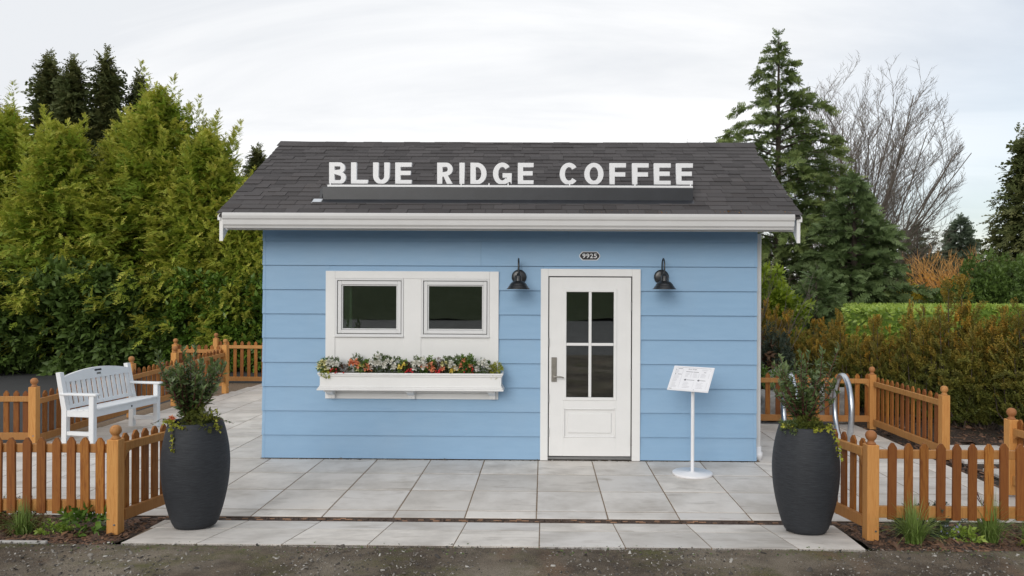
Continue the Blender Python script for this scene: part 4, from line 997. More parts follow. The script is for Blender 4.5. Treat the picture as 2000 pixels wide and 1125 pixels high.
for i, (px_, w, h_, lm, heads, nb, lab) in enumerate(FL):
    w *= 1.12; h_ *= 1.22
    rg = np.random.default_rng(100 + i); xc = (px_ - 1045.9) * (8.32 / 1439.36) + .08
    yy = -.175 if h_ > .12 else -.205
    t = thing('flowering_plant' if heads else 'foliage_plant', lab, 'flower' if heads else 'plant', (xc, yy, 1.008), 0, 'plants in the window box')
    n = int(26 + 300 * w * h_ * 12) if lm != 'leaf_jenny' else 150
    sz = {'leaf_laurel': .062, 'leaf_shrub': .044, 'leaf_maroon': .042, 'leaf_jenny': .036}[lm]
    G = blob_groups(200 + i, w * .5, .075, h_ * .52, n, sz, 'leaf' if lm != 'leaf_maroon' else 'leafs', zc=h_ * .42, lump=.25, inner=.4, updir=.5, zmin=-.012)
    if lm == 'leaf_jenny':
        nn = 60; xx = rg.uniform(-.05, .05, nn); zz = rg.uniform(-.045, .05, nn)
        G.append(scatter(np.stack([xx, np.full(nn, -.075) + rg.normal(0, .008, nn), zz], 1), rg.normal(0, 1, (nn, 3)) + np.array([0, -.6, -.2]), np.full(nn, .024), np.stack([rg.uniform(0, 1, nn), rg.uniform(0, 1, nn)], 1), TPL['onew'], rg, .5))
    link('leaves', cat_mesh('leaves', G, lm), t)
    for (pm_, cnt, size, pet, lay) in heads:
        a = rg.uniform(0, math.pi, cnt); rr = rg.uniform(.35, 1.0, cnt)
        pts = np.stack([np.cos(a) * rr * w * .48, -.075 - .03 * rg.uniform(0, 1, cnt), h_ * (.30 + .66 * np.sin(a) * rr * .95)], 1)
        flower_heads(rg, pts[:max(2, int(cnt * .8))], size * 1.5, pm_, 'blossoms', t, pet, lay)
    if nb: berries(rg, nb, w * .42, .06, t)

# ------------------------------------------------------------------ menu stand
ms = thing('menu_stand', 'white pedestal stand with tilted menu board on round base', 'stand', (1.765, -.60, 0))
MB().lathe([(0, 0), (.206, 0), (.211, .004), (.211, .022), (.206, .027), (.03, .029), (.026, .034), (0, .034)], seg=56).build('base', 'stand_white', ms)
MB().tube([(0, 0, .03), (0, 0, .92)], .0185, 20).build('pole', 'stand_white', ms)
PSI, TAU = R(30), R(45)
bd = MB().box(-.224, .224, -.167, .167, -.009, .0, .003).build('board', 'stand_white', ms)
# board local frame: x right, y up the board, z out of the face
rx_ = Vector((math.cos(PSI), -math.sin(PSI), 0)); bk = Vector((math.sin(PSI), math.cos(PSI), 0))
upv = (bk * math.sin(TAU) + Vector((0, 0, 1)) * math.cos(TAU)); nv = rx_.cross(upv)
Mb = Matrix((rx_, upv, nv)).transposed().to_4x4(); Mb.translation = Vector((-.022, .0, 1.02)) 
bd.matrix_local = Mb
MB().box(-.214, .214, -.157, .157, .0015, .003).build('menu_sheet', 'sheet_white', bd)
ik = MB(); il = MB(); rr = random.Random(4)
def bar(mb, x0, x1, y, h_): mb.box(x0, x1, y - h_ / 2, y + h_ / 2, .0035, .004)
bar(ik, -.20, .20, .143, .002)
for (x0, x1, y0, y1, n) in ((-.195, -.10, .108, .062, 5), (-.195, -.10, .035, -.045, 7), (-.195, -.10, -.065, -.125, 5), (-.07, .0, .066, .02, 4), (.015, .085, .066, .02, 4), (.1, .195, .066, .02, 4), (-.07, .05, -.055, -.125, 5), (.075, .195, -.055, -.125, 5), (.10, .20, .125, .112, 2)):
    for k in range(n):
        y = y0 + (y1 - y0) * k / max(1, n - 1); w = (x1 - x0) * rr.uniform(.55, .95)
        bar(il, x0, x0 + w * .72, y, .0035); bar(il, x1 - .012, x1 - .002, y, .0035)
for (x0, x1, y) in ((-.165, -.115, .125), (-.07, .005, .088), (.01, .07, .088), (.125, .15, .088), (-.04, .045, -.022), (.105, .165, -.022), (-.155, -.11, .05), (-.205, -.175, -.148), (.06, .068, -.148)): bar(ik, x0, x1, y, .006)
ik.build('menu_headings', 'ink', bd); il.build('menu_lines', 'ink_light', bd)
for (x, y, r_) in ((-.056, -.022, .012), (.09, -.022, .012), (-.185, .115, .005), (-.18, .05, .006)):
    MB().lathe([(r_, .0035), (r_, .0042), (0, .0042)], (x, y, 0), 16).build('menu_icon', 'ink', bd)
link('menu_title', text_mesh('Blue Ridge', .016, .092, .0002, 'ink', .0), bd, (-.005, .122, .0042))

# ------------------------------------------------------------------ big planters with shrubs
def planter(x, y, z, label):
    t = thing('planter_urn', label, 'planter', (x, y, z), 0, 'charcoal urns flanking the apron'); t.scale = (.935, .935, .975)
    prof = []
    for k in range(27):
        s = k / 26; zz = .025 + .85 * s
        r_ = .172 + (.275 - .172) * math.sin(min(1, s / .60) * math.pi / 2) ** .85 if s < .60 else .275 - (.275 - .218) * ((s - .60) / .40) ** 1.9
        prof.append((r_, zz))
    pr = [(0, .02), (.155, .02), (.168, .026)] + prof[1:] + [(.213, .881), (.205, .878), (.2, .84), (.19, .80)]
    MB().lathe(pr, seg=64).build('pot', 'planter_charcoal', t)
    MB().lathe([(.205, .82), (.10, .84), (0, .845)], seg=24).build('soil', 'potting_soil', t)
    for k in range(3):
        a = .7 + k * 2.1; MB().lathe([(0, 0), (.022, 0), (.022, .022), (0, .022)], (math.cos(a) * .135, math.sin(a) * .135, 0), 10).build('foot', 'rubber', t)
    return t
PLZ = .038
planter(-2.625, -2.56, PLZ, 'charcoal barrel-shaped planter urn by the left fence post'); planter(2.27, -2.56, PLZ, 'charcoal barrel-shaped planter urn by the right fence post')
def leafy_shrub(name, label, loc, seed, h_, w, nstem, tpl, leafs, leafm, spread, tall):
    rg = np.random.default_rng(seed); t = thing(name, label, 'shrub', loc); mb = MB(); P, Dv, Sz, Tn = [], [], [], []
    for i in range(nstem):
        a = rg.uniform(0, 6.283); q = rg.uniform(.15, 1.0) ** .6
        hh = h_ * (tall[i] if i < len(tall) else rg.uniform(.45, .8)); tx, ty = math.cos(a) * w * q * spread, math.sin(a) * w * q * spread
        pts = [Vector((0, 0, -.04)), Vector((tx * .35, ty * .35, hh * .35)), Vector((tx * .8, ty * .8, hh * .7)), Vector((tx + rg.normal(0, .01), ty + rg.normal(0, .01), hh))]
        mb.tube(pts, [.006, .0045, .0035, .0018], 5)
        nl = int(44 * hh / h_) + 18
        for k in range(nl):
            s = .18 + .82 * (k + rg.uniform(0, 1)) / nl; j = min(2, int(s * 3)); f = s * 3 - j; p = pts[j].lerp(pts[j + 1], f)
            b_ = rg.uniform(0, 6.283); e_ = rg.uniform(-.25, .75) + .6 * (s > .85)
            P.append(p); Dv.append((math.cos(b_), math.sin(b_), e_ * (1 + s))); Sz.append(leafs * rg.uniform(.6, 1.15)); Tn.append((np.clip(rg.normal(.25 + .4 * s, .22), 0, 1), np.clip(s * 1.4 - .55, 0, 1) * rg.uniform(.3, 1.2)))
    mb.build('stems', 'stem_red', t)
    g = scatter(np.array(P, float), np.array(Dv), np.array(Sz), np.array(Tn), [tri_fan_leaf(.17, .05, -.12), tri_fan_leaf(.2, .07, -.02)], rg, .4)
    link('leaves', cat_mesh('leaves', [g], leafm), t); return t
ZS = PLZ + .825
leafy_shrub('evergreen_shrub', 'bushy evergreen shrub with reddish stems in the left planter urn', (-2.68, -2.54, ZS), 21, .63, .27, 66, None, .062, 'leaf_shrub', 1.0, [1.0, .93, .97, .9, .86])
leafy_shrub('evergreen_shrub', 'upright open evergreen shrub with dark red stems in the right planter urn', (2.255, -2.54, ZS), 34, .66, .29, 50, None, .062, 'leaf_shrub', 1.0, [1.0, .94, .9, .96, .85])
def clump(name, label, cat, loc, seed, r, n, size, tpl, mat, updir=.6, group=None):
    t = thing(name, label, cat, loc, 0, group); link('foliage', cat_mesh('foliage', blob_groups(seed, r[0], r[1], r[2], n, size, tpl, zc=r[2] * .35, lump=.3, updir=updir, zmin=-.02), mat), t); return t
clump('heather', 'mound of yellow green heather at the right of the left urn', 'plant', (-2.55, -2.64, ZS), 41, (.115, .09, .10), 420, .045, 'yew', 'leaf_heath')
clump('heather', 'mound of dark and light heather at the middle of the right urn', 'plant', (2.235, -2.655, ZS), 42, (.13, .07, .07), 420, .04, 'yew', 'leaf_heath')
clump('groundcover', 'dark small-leaved groundcover at the left rim of the right urn', 'plant', (2.135, -2.64, ZS), 43, (.08, .08, .055), 200, .035, 'leaf', 'leaf_shrub')
def trailer(label, loc, seed, strands, leafm, leafs, name='trailing_vine'):
    rg = np.random.default_rng(seed); t = thing(name, label, 'plant', loc); mb = MB(); P, Dv, Sz, Tn = [], [], [], []
    for (pts, per) in strands:
        pts = [Vector(p) for p in pts]; mb.tube(pts, .0018, 4)
        for j in range(len(pts) - 1):
            for k in range(per):
                p = pts[j].lerp(pts[j + 1], rg.uniform(0, 1)); d = rg.normal(0, 1, 3) + np.array([0, -.6, -.2])
                P.append(p + Vector(rg.normal(0, .006, 3))); Dv.append(d); Sz.append(leafs * rg.uniform(.65, 1.25)); Tn.append((rg.uniform(0, 1), rg.uniform(0, 1)))
    mb.build('stems', 'stem_red', t); link('leaves', cat_mesh('leaves', [scatter(np.array(P, float), np.array(Dv), np.array(Sz), np.array(Tn), TPL['onew'], rg, .6)], leafm), t); return t
# left urn: vine down the front-left, at the right rim, and two wiry runners
trailer('yellow creeping vine hanging over the left front rim of the left urn', (-2.625, -2.56, ZS + .03), 51,
        [([(-.15, -.15, .03), (-.10, -.20, .02), (-.03, -.215, .0), (.02, -.215, -.02)], 16), ([(-.10, -.19, .02), (-.085, -.222, -.03), (-.075, -.232, -.09), (-.07, -.245, -.15), (-.055, -.25, -.19)], 12), ([(-.19, -.10, .0), (-.18, -.14, .02), (-.13, -.18, .03)], 14)], 'leaf_jenny', .026)
trailer('yellow green vine at the right rim of the left urn', (-2.625, -2.56, ZS + .03), 52, [([(.10, -.12, .05), (.16, -.12, .06), (.20, -.10, .04), (.215, -.10, -.02), (.225, -.10, -.06)], 14), ([(.14, -.1, .06), (.19, -.08, .10), (.21, -.07, .12)], 9)], 'leaf_jenny', .024)
trailer('thin dark runners sticking out sideways from the left urn', (-2.625, -2.56, ZS + .03), 53, [([(.16, -.08, .03), (.24, -.08, .03), (.29, -.08, .01), (.335, -.08, .0)], 8), ([(-.16, -.08, .02), (-.24, -.08, .03), (-.29, -.08, .0), (-.33, -.08, -.01)], 5)], 'leaf_shrub', .018)
trailer('yellow creeping vine hanging over the right front rim of the right urn', (2.27, -2.56, ZS + .03), 54,
        [([(-.02, -.21, .0), (.05, -.21, .01), (.11, -.19, .02), (.15, -.16, .03)], 16), ([(.13, -.18, .03), (.155, -.195, -.03), (.17, -.20, -.10), (.185, -.205, -.17), (.205, -.205, -.22)], 11), ([(-.21, -.06, .0), (-.2, -.1, .02), (-.15, -.16, .01)], 6)], 'leaf_jenny', .028)
rg = np.random.default_rng(61); t = thing('orange_primrose', 'single orange flower at the left edge of the left urn', 'flower', (-2.775, -2.64, ZS + .04))
flower_heads(rg, np.array([(0, -.02, .03), (.02, -.03, .02), (-.012, -.03, .012)]), .03, 'petal_coral', 'blossoms', t, 6, 2)

# ------------------------------------------------------------------ picket fences
def picket_mesh(w, z0, z1, th=.019):
    return MB().prism([(-w / 2, z0), (w / 2, z0), (w / 2, z1 - .036), (.008, z1), (-.008, z1), (-w / 2, z1 - .036)], 1, -th / 2, th / 2)
FIN = MB().lathe([(.0, 0), (.034, 0), (.036, .006), (.036, .012), (.028, .018), (.024, .026), (.026, .034), (.036, .044), (.042, .058), (.043, .072), (.039, .088), (.030, .101), (.016, .109), (0, .111)], seg=22).mesh('ball_finial', 'cedar_ball')
POSTS = {}
rf = random.Random(12)
def add_post(parent, x, y, h_, z0=.02):
    k = (round(h_, 2), round(z0, 2)); hh = h_ - .111
    if k not in POSTS:
        mb = MB(); mb.box(-.046, .046, -.046, .046, z0, hh, .004); POSTS[k] = mb.mesh('post', 'cedar_post')
    p = link('post', POSTS[k], parent, (x, y, 0), (0, 0, rf.uniform(-.01, .01)))
    link('ball_finial', FIN, p, (0, 0, hh - .001), (0, 0, rf.uniform(0, 6)))
    if z0 > .015: MB().tube([(0, 0, -.03), (0, 0, z0)], .022, 10).build('post_foot', 'steel', p)
    bt = MB(); bt.tube([(.018, -.046, .115), (.018, -.051, .115)], .008, 8); bt.build('bolt', 'steel', p)
    return p
def fence(label, p0, p1, posts=(), zt=.735, zb=.21, ptop=.79, pbot=.2, side=-1, pitch=.116, pw=.064, rise=0.0, z=0.0, start=.085, stop=.06, both=False, brackets=(), post_h=.885):
    """side: -1 puts the pickets on the right-hand side of the run (looking from p0 to p1)."""
    p0, p1 = Vector(p0), Vector(p1); d = p1 - p0; L = d.length; rz = math.atan2(d.y, d.x)
    t = thing('picket_fence', label, 'fence', (p0.x, p0.y, z), rz, 'cedar picket fence runs')
    def rail(za, th, y0, y1):
        mb = MB(); mb.box(0.03, L - .03, y0, y1, za, za + th, .003)
        mb.v = [(x, y, zz + rise * x / L) for x, y, zz in mb.v]; mb.build('rail', 'cedar_rail', t)
    rail(zt - .066, .066, -.019, .019); rail(zb, .088, -.019, .019)
    n = int((L - start - stop) / pitch)
    for i in range(n + 1):
        x = start + (L - start - stop) * i / max(1, n); w = pw * rf.choice((.97, 1, 1.03))
        key = ('p', round(w, 4), round(ptop, 3), round(pbot, 3))
        if key not in POSTS: POSTS[key] = picket_mesh(w, pbot, ptop).mesh('picket', 'cedar_picket')
        for sd in ((side, -side) if both else (side,)):
            xx = x + (pitch * .5 if sd != side else 0)
            if xx > L - .02: continue
            link('picket', POSTS[key], t, (xx + rf.uniform(-.004, .004), sd * .0295, rise * x / L + rf.uniform(-.005, .005)), (0, rf.uniform(-.008, .008), rf.choice((0, math.pi)) + rf.uniform(-.02, .02)))
    for (x, y, h_, z0) in posts: add_post(t, x, y, h_, z0)
    for x, s in brackets:
        br = [(x, zt - .067), (x + s * .085, zt - .067)] + [(x + s * (.085 - .085 * math.sin(R(a))), zt - .067 - .075 * (1 - math.cos(R(a)))) for a in (20, 40, 60, 80, 90)]
        MB().prism(br if s > 0 else br[::-1], 1, -.017, .017).build('brace', 'cedar_rail', t)
    return t
# left front run and its short return
fence('front picket fence run at the left with grasses below, ending at a ball-topped post', (-7.9, -2.715), (-3.185, -2.715), [(4.715, 0, .888, .035)], side=-1, stop=.10)
fence('short return of the left front fence behind the left urn', (-3.175, -2.665), (-3.02, -2.02), [], zt=.735, zb=.115, ptop=.80, pbot=.16, side=1, start=.08, pitch=.10, brackets=((.03, 1),))
# left middle: run to the left of the bench post, long run behind the bench, back runs
fence('picket fence run at the far left beside the driveway, left of the bench', (-9.6, .50), (-6.165, .64), [(3.435, 0, .83, 0.0)], zt=.60, zb=.06, ptop=.665, pbot=.10, side=1, stop=.12)
fence('long picket fence run behind the white bench towards the back', (-6.165, .64), (-5.72, 5.12), [(1.95, .075, .92, 0.0), (3.05, .075, .99, 0.0), (4.50, 0, 1.01, 0.0)], zt=.56, zb=.02, ptop=.64, pbot=.07, side=1, rise=.20, stop=.1, brackets=((4.44, -1),))
fence('short picket fence run behind the leafy shrub, left of the inner corner post', (-6.74, 5.30), (-5.74, 5.22), [(0, 0, 1.0, 0.0)], zt=.80, zb=.12, ptop=.88, pbot=.14, side=1)
fence('back picket fence run between the corner post and the hut', (-6.52, 6.52), (-2.6, 6.52), [(0, 0, 1.03, 0.0)], zt=.78, zb=.05, ptop=.86, pbot=.1, side=1, pitch=.145, brackets=((.05, 1),))
# right front run, return, runs around the bike racks
fence('front picket fence run at the right with grass tufts below', (2.72, -2.715), (4.66, -2.715), [(0, 0, .888, .02)], side=-1, start=.15, pitch=.122)
fence('short return of the right front fence behind the right urn', (2.705, -2.665), (2.57, -2.05), [], zt=.735, zb=.115, ptop=.80, pbot=.16, side=-1, start=.08, pitch=.10, brackets=((.03, 1),))
fence('picket fence run along the gravel between the hut and far right corner post', (2.75, 2.12), (4.84, 2.05), [(2.09, 0, .885, 0.0)], zt=.71, zb=.10, ptop=.775, pbot=.1, side=1, pitch=.135, brackets=((2.04, -1),))
fence('picket fence run seen at a slant right of the bike racks', (4.86, .20), (4.845, 2.0), [(0, 0, .86, 0.0)], zt=.68, zb=.06, ptop=.745, pbot=.1, side=-1, pitch=.13, brackets=((.05, 1),))
fence('picket fence run at the right edge joining the front fence', (4.67, -1.34), (4.68, -2.66), [(0, 0, .85, .02)], zt=.66, zb=.12, ptop=.75, pbot=.14, side=1, brackets=((.05, 1),))

# ------------------------------------------------------------------ bench
BA = math.atan2(1.14, .17) - math.pi / 2
bench = thing('garden_bench', 'white slatted garden bench with curved back standing by the left fence', 'bench', (-5.565, 1.30, 0), BA + math.pi / 2)
# local: x along the bench (towards the back of the patio), y towards the fence (back), seat faces -y
BL2 = .60
for sx in (-1, 1):
    xa = sx * BL2
    MB().box(xa - .032, xa + .032, -.235, -.165, 0, .60, .006).build('leg', 'bench_white', bench)
    mb = MB(); mb.prism([(.15, 0), (.215, 0), (.215, .42), (.30, .885), (.24, .885), (.145, .42)], 0, xa - .031, xa + .031); mb.build('leg', 'bench_white', bench)
    ar = MB(); ar.box(xa - .045, xa + .045, -.275, .235, .602, .630, .008); ar.build('armrest', 'bench_white', bench)
    MB().box(xa - .02, xa + .02, -.1645, .1495, .10, .15, .004).build('stretcher', 'bench_white', bench)
    MB().box(xa - .026, xa + .026, -.1645, .1445, .335, .415, .004).build('seat_rail', 'bench_white', bench)
MB().box(-BL2 + .0325, BL2 - .0325, -.228, -.198, .335, .415, .004).build('apron', 'bench_white', bench)
for k in range(5):
    y0 = -.245 + .079 * k; zz = .417 - .006 * k
    x_ = BL2 + .03 if 0 < k < 4 else BL2 - .034
    MB().box(-x_, x_, y0, y0 + .073, zz, zz + .024, .006).build('seat_slat', 'bench_white', bench)
TL = math.atan2(.085, .465)
def back_xyz(x, s): return (x, .158 + s * math.sin(TL), .43 + s * math.cos(TL))
ns = 13; top_s = lambda x: .40 + .075 * (1 - (x / BL2) ** 2)
for k in range(ns):
    xc = -BL2 + .075 + (2 * BL2 - .15) * k / (ns - 1); h_ = .012
    vs = [(xc + a, .158 + s * math.sin(TL) + o, .43 + s * math.cos(TL)) for s in (.04, .335) for o in (0, .018) for a in (-.027, .027)]
    mb = MB(); mb.add(vs, [(0, 2, 3, 1), (4, 5, 7, 6), (0, 1, 5, 4), (2, 6, 7, 3), (0, 4, 6, 2), (1, 3, 7, 5)]); mb.build('back_slat', 'bench_white', bench)
def back_strip(s0, s1f, y_off, th, nseg=22):
    mb = MB(); vs = []; fs = []
    for i in range(nseg + 1):
        x = -BL2 + .033 + (2 * BL2 - .066) * i / nseg
        for s in (s0, s1f(x)):
            for o in (y_off, y_off + th): vs.append((x, .158 + s * math.sin(TL) + o, .43 + s * math.cos(TL)))
    for i in range(nseg):
        a = i * 4; b_ = a + 4
        fs += [(a, a + 2, b_ + 2, b_)[::-1], (a + 1, b_ + 1, b_ + 3, a + 3)[::-1], (a + 2, a + 3, b_ + 3, b_ + 2)[::-1], (a, b_, b_ + 1, a + 1)[::-1]]
    fs += [(0, 1, 3, 2), (nseg * 4, nseg * 4 + 2, nseg * 4 + 3, nseg * 4 + 1)]
    return mb.add(vs, fs)
back_strip(.334, top_s, -.006, .032).build('top_rail', 'bench_white', bench)
back_strip(.0, lambda x: .045, -.006, .032).build('lower_back_rail', 'bench_white', bench)
def on_back(x0, x1, s0, s1, off, mat, name):
    vs = [(x, .158 + s * math.sin(TL) + o, .43 + s * math.cos(TL)) for s in (s0, s1) for o in (off, -.0065) for x in (x0, x1)]
    mb = MB(); mb.add(vs, [(0, 2, 3, 1), (4, 5, 7, 6), (0, 1, 5, 4), (2, 6, 7, 3), (0, 4, 6, 2), (1, 3, 7, 5)]); mb.build(name, mat, bench)
on_back(-.06, .06, .425, .447, -.009, 'plate_black', 'grip_slot'); on_back(-.03, .04, .378, .402, -.009, 'nickel', 'plaque')
em = MB(); em.tube([(.06, -.2285, .375), (.06, -.2315, .375)], .013, 14); em.build('emblem', 'plate_black', bench)

# ------------------------------------------------------------------ bike racks
def hoop(x, y, label):
    t = thing('bike_rack', label, 'bike rack', (x, y, 0), math.atan2(.66, .08), 'hoop bike racks')
    pts = []; cz, rr_ = .40, .43
    for k in range(37):
        a = R(-62 + (304) * k / 36); pts.append((rr_ * .92 * math.cos(a), 0, cz + rr_ * 1.02 * math.sin(a) if math.sin(a) > 0 else cz + .45 * math.sin(a)))
    pts = [(pts[0][0] , 0, .0)] + pts + [(pts[-1][0], 0, 0)]
    MB().tube(pts, .038, 14).build('hoop', 'steel', t)
    for sx in (0, -1):
        xx = pts[sx][0]; MB().lathe([(0, 0), (.085, 0), (.085, .010), (.045, .012), (0, .012)], (xx, 0, .001), 24).build('flange', 'steel', t)
        bm = MB()
        for k in range(4):
            a = .78 + k * 1.571; bm.lathe([(0, .012), (.011, .012), (.011, .022), (0, .023)], (xx + math.cos(a) * .064, math.sin(a) * .064, 0), 6)
        bm.build('bolts', 'steel', t)
hoop(4.13, 1.31, 'galvanised steel hoop bike rack nearer the slanting fence'); hoop(3.43, 1.31, 'galvanised steel hoop bike rack behind the right urn, nearer the hut')

# ------------------------------------------------------------------ boulders behind the right fence
def boulder(loc, sc, seed, label):
    rg = random.Random(seed); import bmesh
    bm = bmesh.new(); bmesh.ops.create_icosphere(bm, subdivisions=4, radius=1.0)
    from mathutils import noise as mn
    for v in bm.verts:
        p = v.co.copy(); n1 = mn.noise(p * 1.3 + Vector((seed, 0, 0))); n2 = mn.noise(p * 3.7 + Vector((0, seed, 0)))
        q = max(abs(p.x), abs(p.y), abs(p.z)); v.co = p * (1 / (.45 + .55 * q)) * (.8 + .30 * n1 + .10 * n2)
        if v.co.z < -.6: v.co.z = -.6
    me = bpy.data.meshes.new('boulder'); bm.to_mesh(me); bm.free(); me.materials.append(M['boulder'])
    for pl in me.polygons: pl.use_smooth = True
    o = link('boulder', me, None, loc, (0, 0, rg.uniform(0, 6)), sc); tag(o, label, 'boulder', 'boulders behind the fence')
boulder((4.45, 2.75, .22), (.42, .35, .38), 3, 'grey boulder behind the right fence next to the corner post')
boulder((3.95, 3.3, .42), (.36, .3, .32), 8, 'pale boulder topping the pile behind the right urn shrub')
boulder((3.75, 2.95, .15), (.5, .4, .32), 5, 'low grey boulder lying under the pale one behind the fence')
# ------------------------------------------------------------------ trees and hedges, left
CY = []
for i, (x, y, h_, r_, tops, lab) in enumerate([
        (-9.55, 10.1, 7.0, 2.3, 2, 'tallest golden green cypress in the mass left of the hut'),
        (-11.5, 9.3, 5.9, 2.2, 2, 'broad golden green cypress in front of the dark pointed conifers'),
        (-8.15, 9.7, 5.75, 1.9, 2, 'golden green cypress between the tallest cypress and the hut')]):
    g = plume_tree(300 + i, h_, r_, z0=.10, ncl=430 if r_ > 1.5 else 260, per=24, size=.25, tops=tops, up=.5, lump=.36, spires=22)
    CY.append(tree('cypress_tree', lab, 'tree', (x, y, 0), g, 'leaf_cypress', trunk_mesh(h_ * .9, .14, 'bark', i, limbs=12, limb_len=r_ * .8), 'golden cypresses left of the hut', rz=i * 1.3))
copy_tree(CY[0], (-13.35, 10.0, 0), 'golden green cypress at the left edge of the picture', 2.1, (.95, .95, .92))
copy_tree(CY[1], (-10.45, 10.6, 0), 'golden green cypress between the broad one and the tallest one', 3.9, (1.0, 1.0, 1.10))
copy_tree(CY[2], (-8.9, 11.2, 0), 'golden green cypress behind the tallest one, towards the hut', 1.0, (1.0, 1.0, 1.06))
copy_tree(CY[2], (-6.95, 9.3, 0), 'smallest golden green cypress partly hidden by the hut roof', 2.7, (.75, .75, .78))
copy_tree(CY[1], (-15.2, 9.0, 0), 'golden green cypress just beyond the left edge of the picture', 1.9, (1.0, 1.0, 1.0))
dk = plume_tree(330, 11.4, 1.75, z0=.05, ncl=520, per=7, size=.48, tops=1, pw=1.05, lump=.25, up=-.05)
dkt = tree('pointed_conifer', 'third from left of the dark pointed conifers rising behind the cypresses', 'tree', (-17.75, 21.5, 0), dk, 'leaf_cypress_dark', trunk_mesh(10.6, .2, 'bark', 9, limbs=14, limb_len=1.5), 'dark conifers behind the cypresses')
copy_tree(dkt, (-20.15, 21.5, 0), 'leftmost full dark pointed conifer rising behind the cypresses', 1.1, (1.0, 1.0, .99))
copy_tree(dkt, (-18.75, 20.9, 0), 'second from left of the dark pointed conifers rising behind the cypresses', 2.6, (.95, .95, .96))
copy_tree(dkt, (-17.0, 22.6, 0), 'fourth and shortest dark pointed conifer peeping behind the tallest cypress', 4.0, (.9, .9, .95))
copy_tree(dkt, (-22.6, 21.5, 0), 'dark pointed conifer cut by the left edge of the picture', 5.0, (.95, .95, .86))
copy_tree(dkt, (-15.45, 31.5, 0), 'small far conifer tip above the left roof slope', .4, (1.15, 1.15, .83))
def shrub(name, label, cat, loc, seed, r, n, size, tpl, mat, group=None, squash=2.3, stem=True, updir=.2, lump=.2, tip=1.0, trunk='bark'):
    t = thing(name, label, cat, loc, 0, group)
    if stem:
        mb = MB(); rr = random.Random(seed)
        for k in range(5): a = k * 1.26; mb.tube([(0, 0, -.05), (math.cos(a) * r[0] * .3, math.sin(a) * r[1] * .3, r[2] * .8), (math.cos(a) * r[0] * .6, math.sin(a) * r[1] * .6, r[2] * 1.3)], [.05, .035, .012], 6)
        mb.build('stems', trunk, t)
    link('crown', cat_mesh('crown', blob_groups(seed, r[0], r[1], r[2], n, size, tpl, lump=lump, squash=squash, updir=updir, tip=tip), mat), t); return t
GL = 'dark shrubs at the foot of the cypresses'
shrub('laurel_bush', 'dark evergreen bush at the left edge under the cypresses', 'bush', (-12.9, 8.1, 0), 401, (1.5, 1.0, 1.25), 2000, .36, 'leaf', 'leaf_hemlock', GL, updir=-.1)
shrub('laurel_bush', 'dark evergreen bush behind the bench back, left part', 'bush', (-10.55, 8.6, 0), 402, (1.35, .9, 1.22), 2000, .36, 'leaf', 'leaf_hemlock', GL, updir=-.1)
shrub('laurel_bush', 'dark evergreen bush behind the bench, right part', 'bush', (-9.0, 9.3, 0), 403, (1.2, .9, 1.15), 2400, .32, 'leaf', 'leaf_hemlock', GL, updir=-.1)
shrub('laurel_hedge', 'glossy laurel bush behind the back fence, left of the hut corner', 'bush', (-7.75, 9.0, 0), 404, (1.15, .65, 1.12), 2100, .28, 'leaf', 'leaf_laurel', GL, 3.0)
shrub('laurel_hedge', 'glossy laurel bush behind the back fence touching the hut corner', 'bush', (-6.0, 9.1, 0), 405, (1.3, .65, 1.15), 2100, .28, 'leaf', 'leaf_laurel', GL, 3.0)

# ------------------------------------------------------------------ trees and hedges, right
def layered(seed, h, rad, nb, z0, tpl, size, per, pw=.8, rise=.18, droop=.35, width=.22, t_top=.97, sparse=1.0, bot=1.0, dens=1.0):
    rg = np.random.default_rng(seed); P, D_, S_, T_ = [], [], [], []; br = []
    for i in range(nb):
        t = (i + rg.uniform(0, .8)) / nb; a = i * 2.39996 + rg.normal(0, .35); z = h * (z0 + (t_top - z0) * t)
        L = rad * (1 - t) ** pw * rg.uniform(.42, 1.2) + .12
        if t < .15: L *= bot
        pts = []
        for s in np.linspace(0, 1, 6):
            pts.append(np.array([math.cos(a) * L * s, math.sin(a) * L * s, z + rise * L * s - droop * L * s ** 2.6]))
        br.append((pts, L))
        n = int((4 + per * L) * dens)
        s = rg.uniform(.12, 1, n) ** .8; k = np.minimum((s * 5).astype(int), 4); f = s * 5 - k
        pa = np.array(pts); p = pa[k] * (1 - f)[:, None] + pa[k + 1] * f[:, None]
        side = rg.choice([-1, 1], n); sp = rg.uniform(.2, 1.1, n)
        d = np.stack([math.cos(a) - math.sin(a) * side * sp, math.sin(a) + math.cos(a) * side * sp, rg.normal(rise - droop * s * 1.3, .45)], 1)
        lat = (side * rg.uniform(0, width, n) * L * (1 - s * .75))[:, None] * np.array([-math.sin(a), math.cos(a), -.12])
        P.append(p + lat + rg.normal(0, .02, (n, 3))); D_.append(d); S_.append(size * rg.uniform(.65, 1.2, n) * (.7 + .3 * (1 - t)))
        T_.append(np.stack([np.clip(rg.normal(.2 + .5 * s, .2), 0, 1), np.clip(s * rg.uniform(.2, 1, n), 0, 1)], 1))
    # leader
    n = 26; s = rg.uniform(0, 1, n); a = rg.uniform(0, 6.283, n)
    P.append(np.stack([np.zeros(n), np.zeros(n), h * (t_top - .06 + .08 * s)], 1)); D_.append(np.stack([np.cos(a), np.sin(a), .4 + s], 1)); S_.append(size * rg.uniform(.4, .8, n)); T_.append(np.stack([rg.uniform(0, .8, n), s * .5], 1))
    g = scatter(np.vstack(P), np.vstack(D_), np.concatenate(S_), np.vstack(T_), TPL[tpl], rg, .95)
    return [g], br
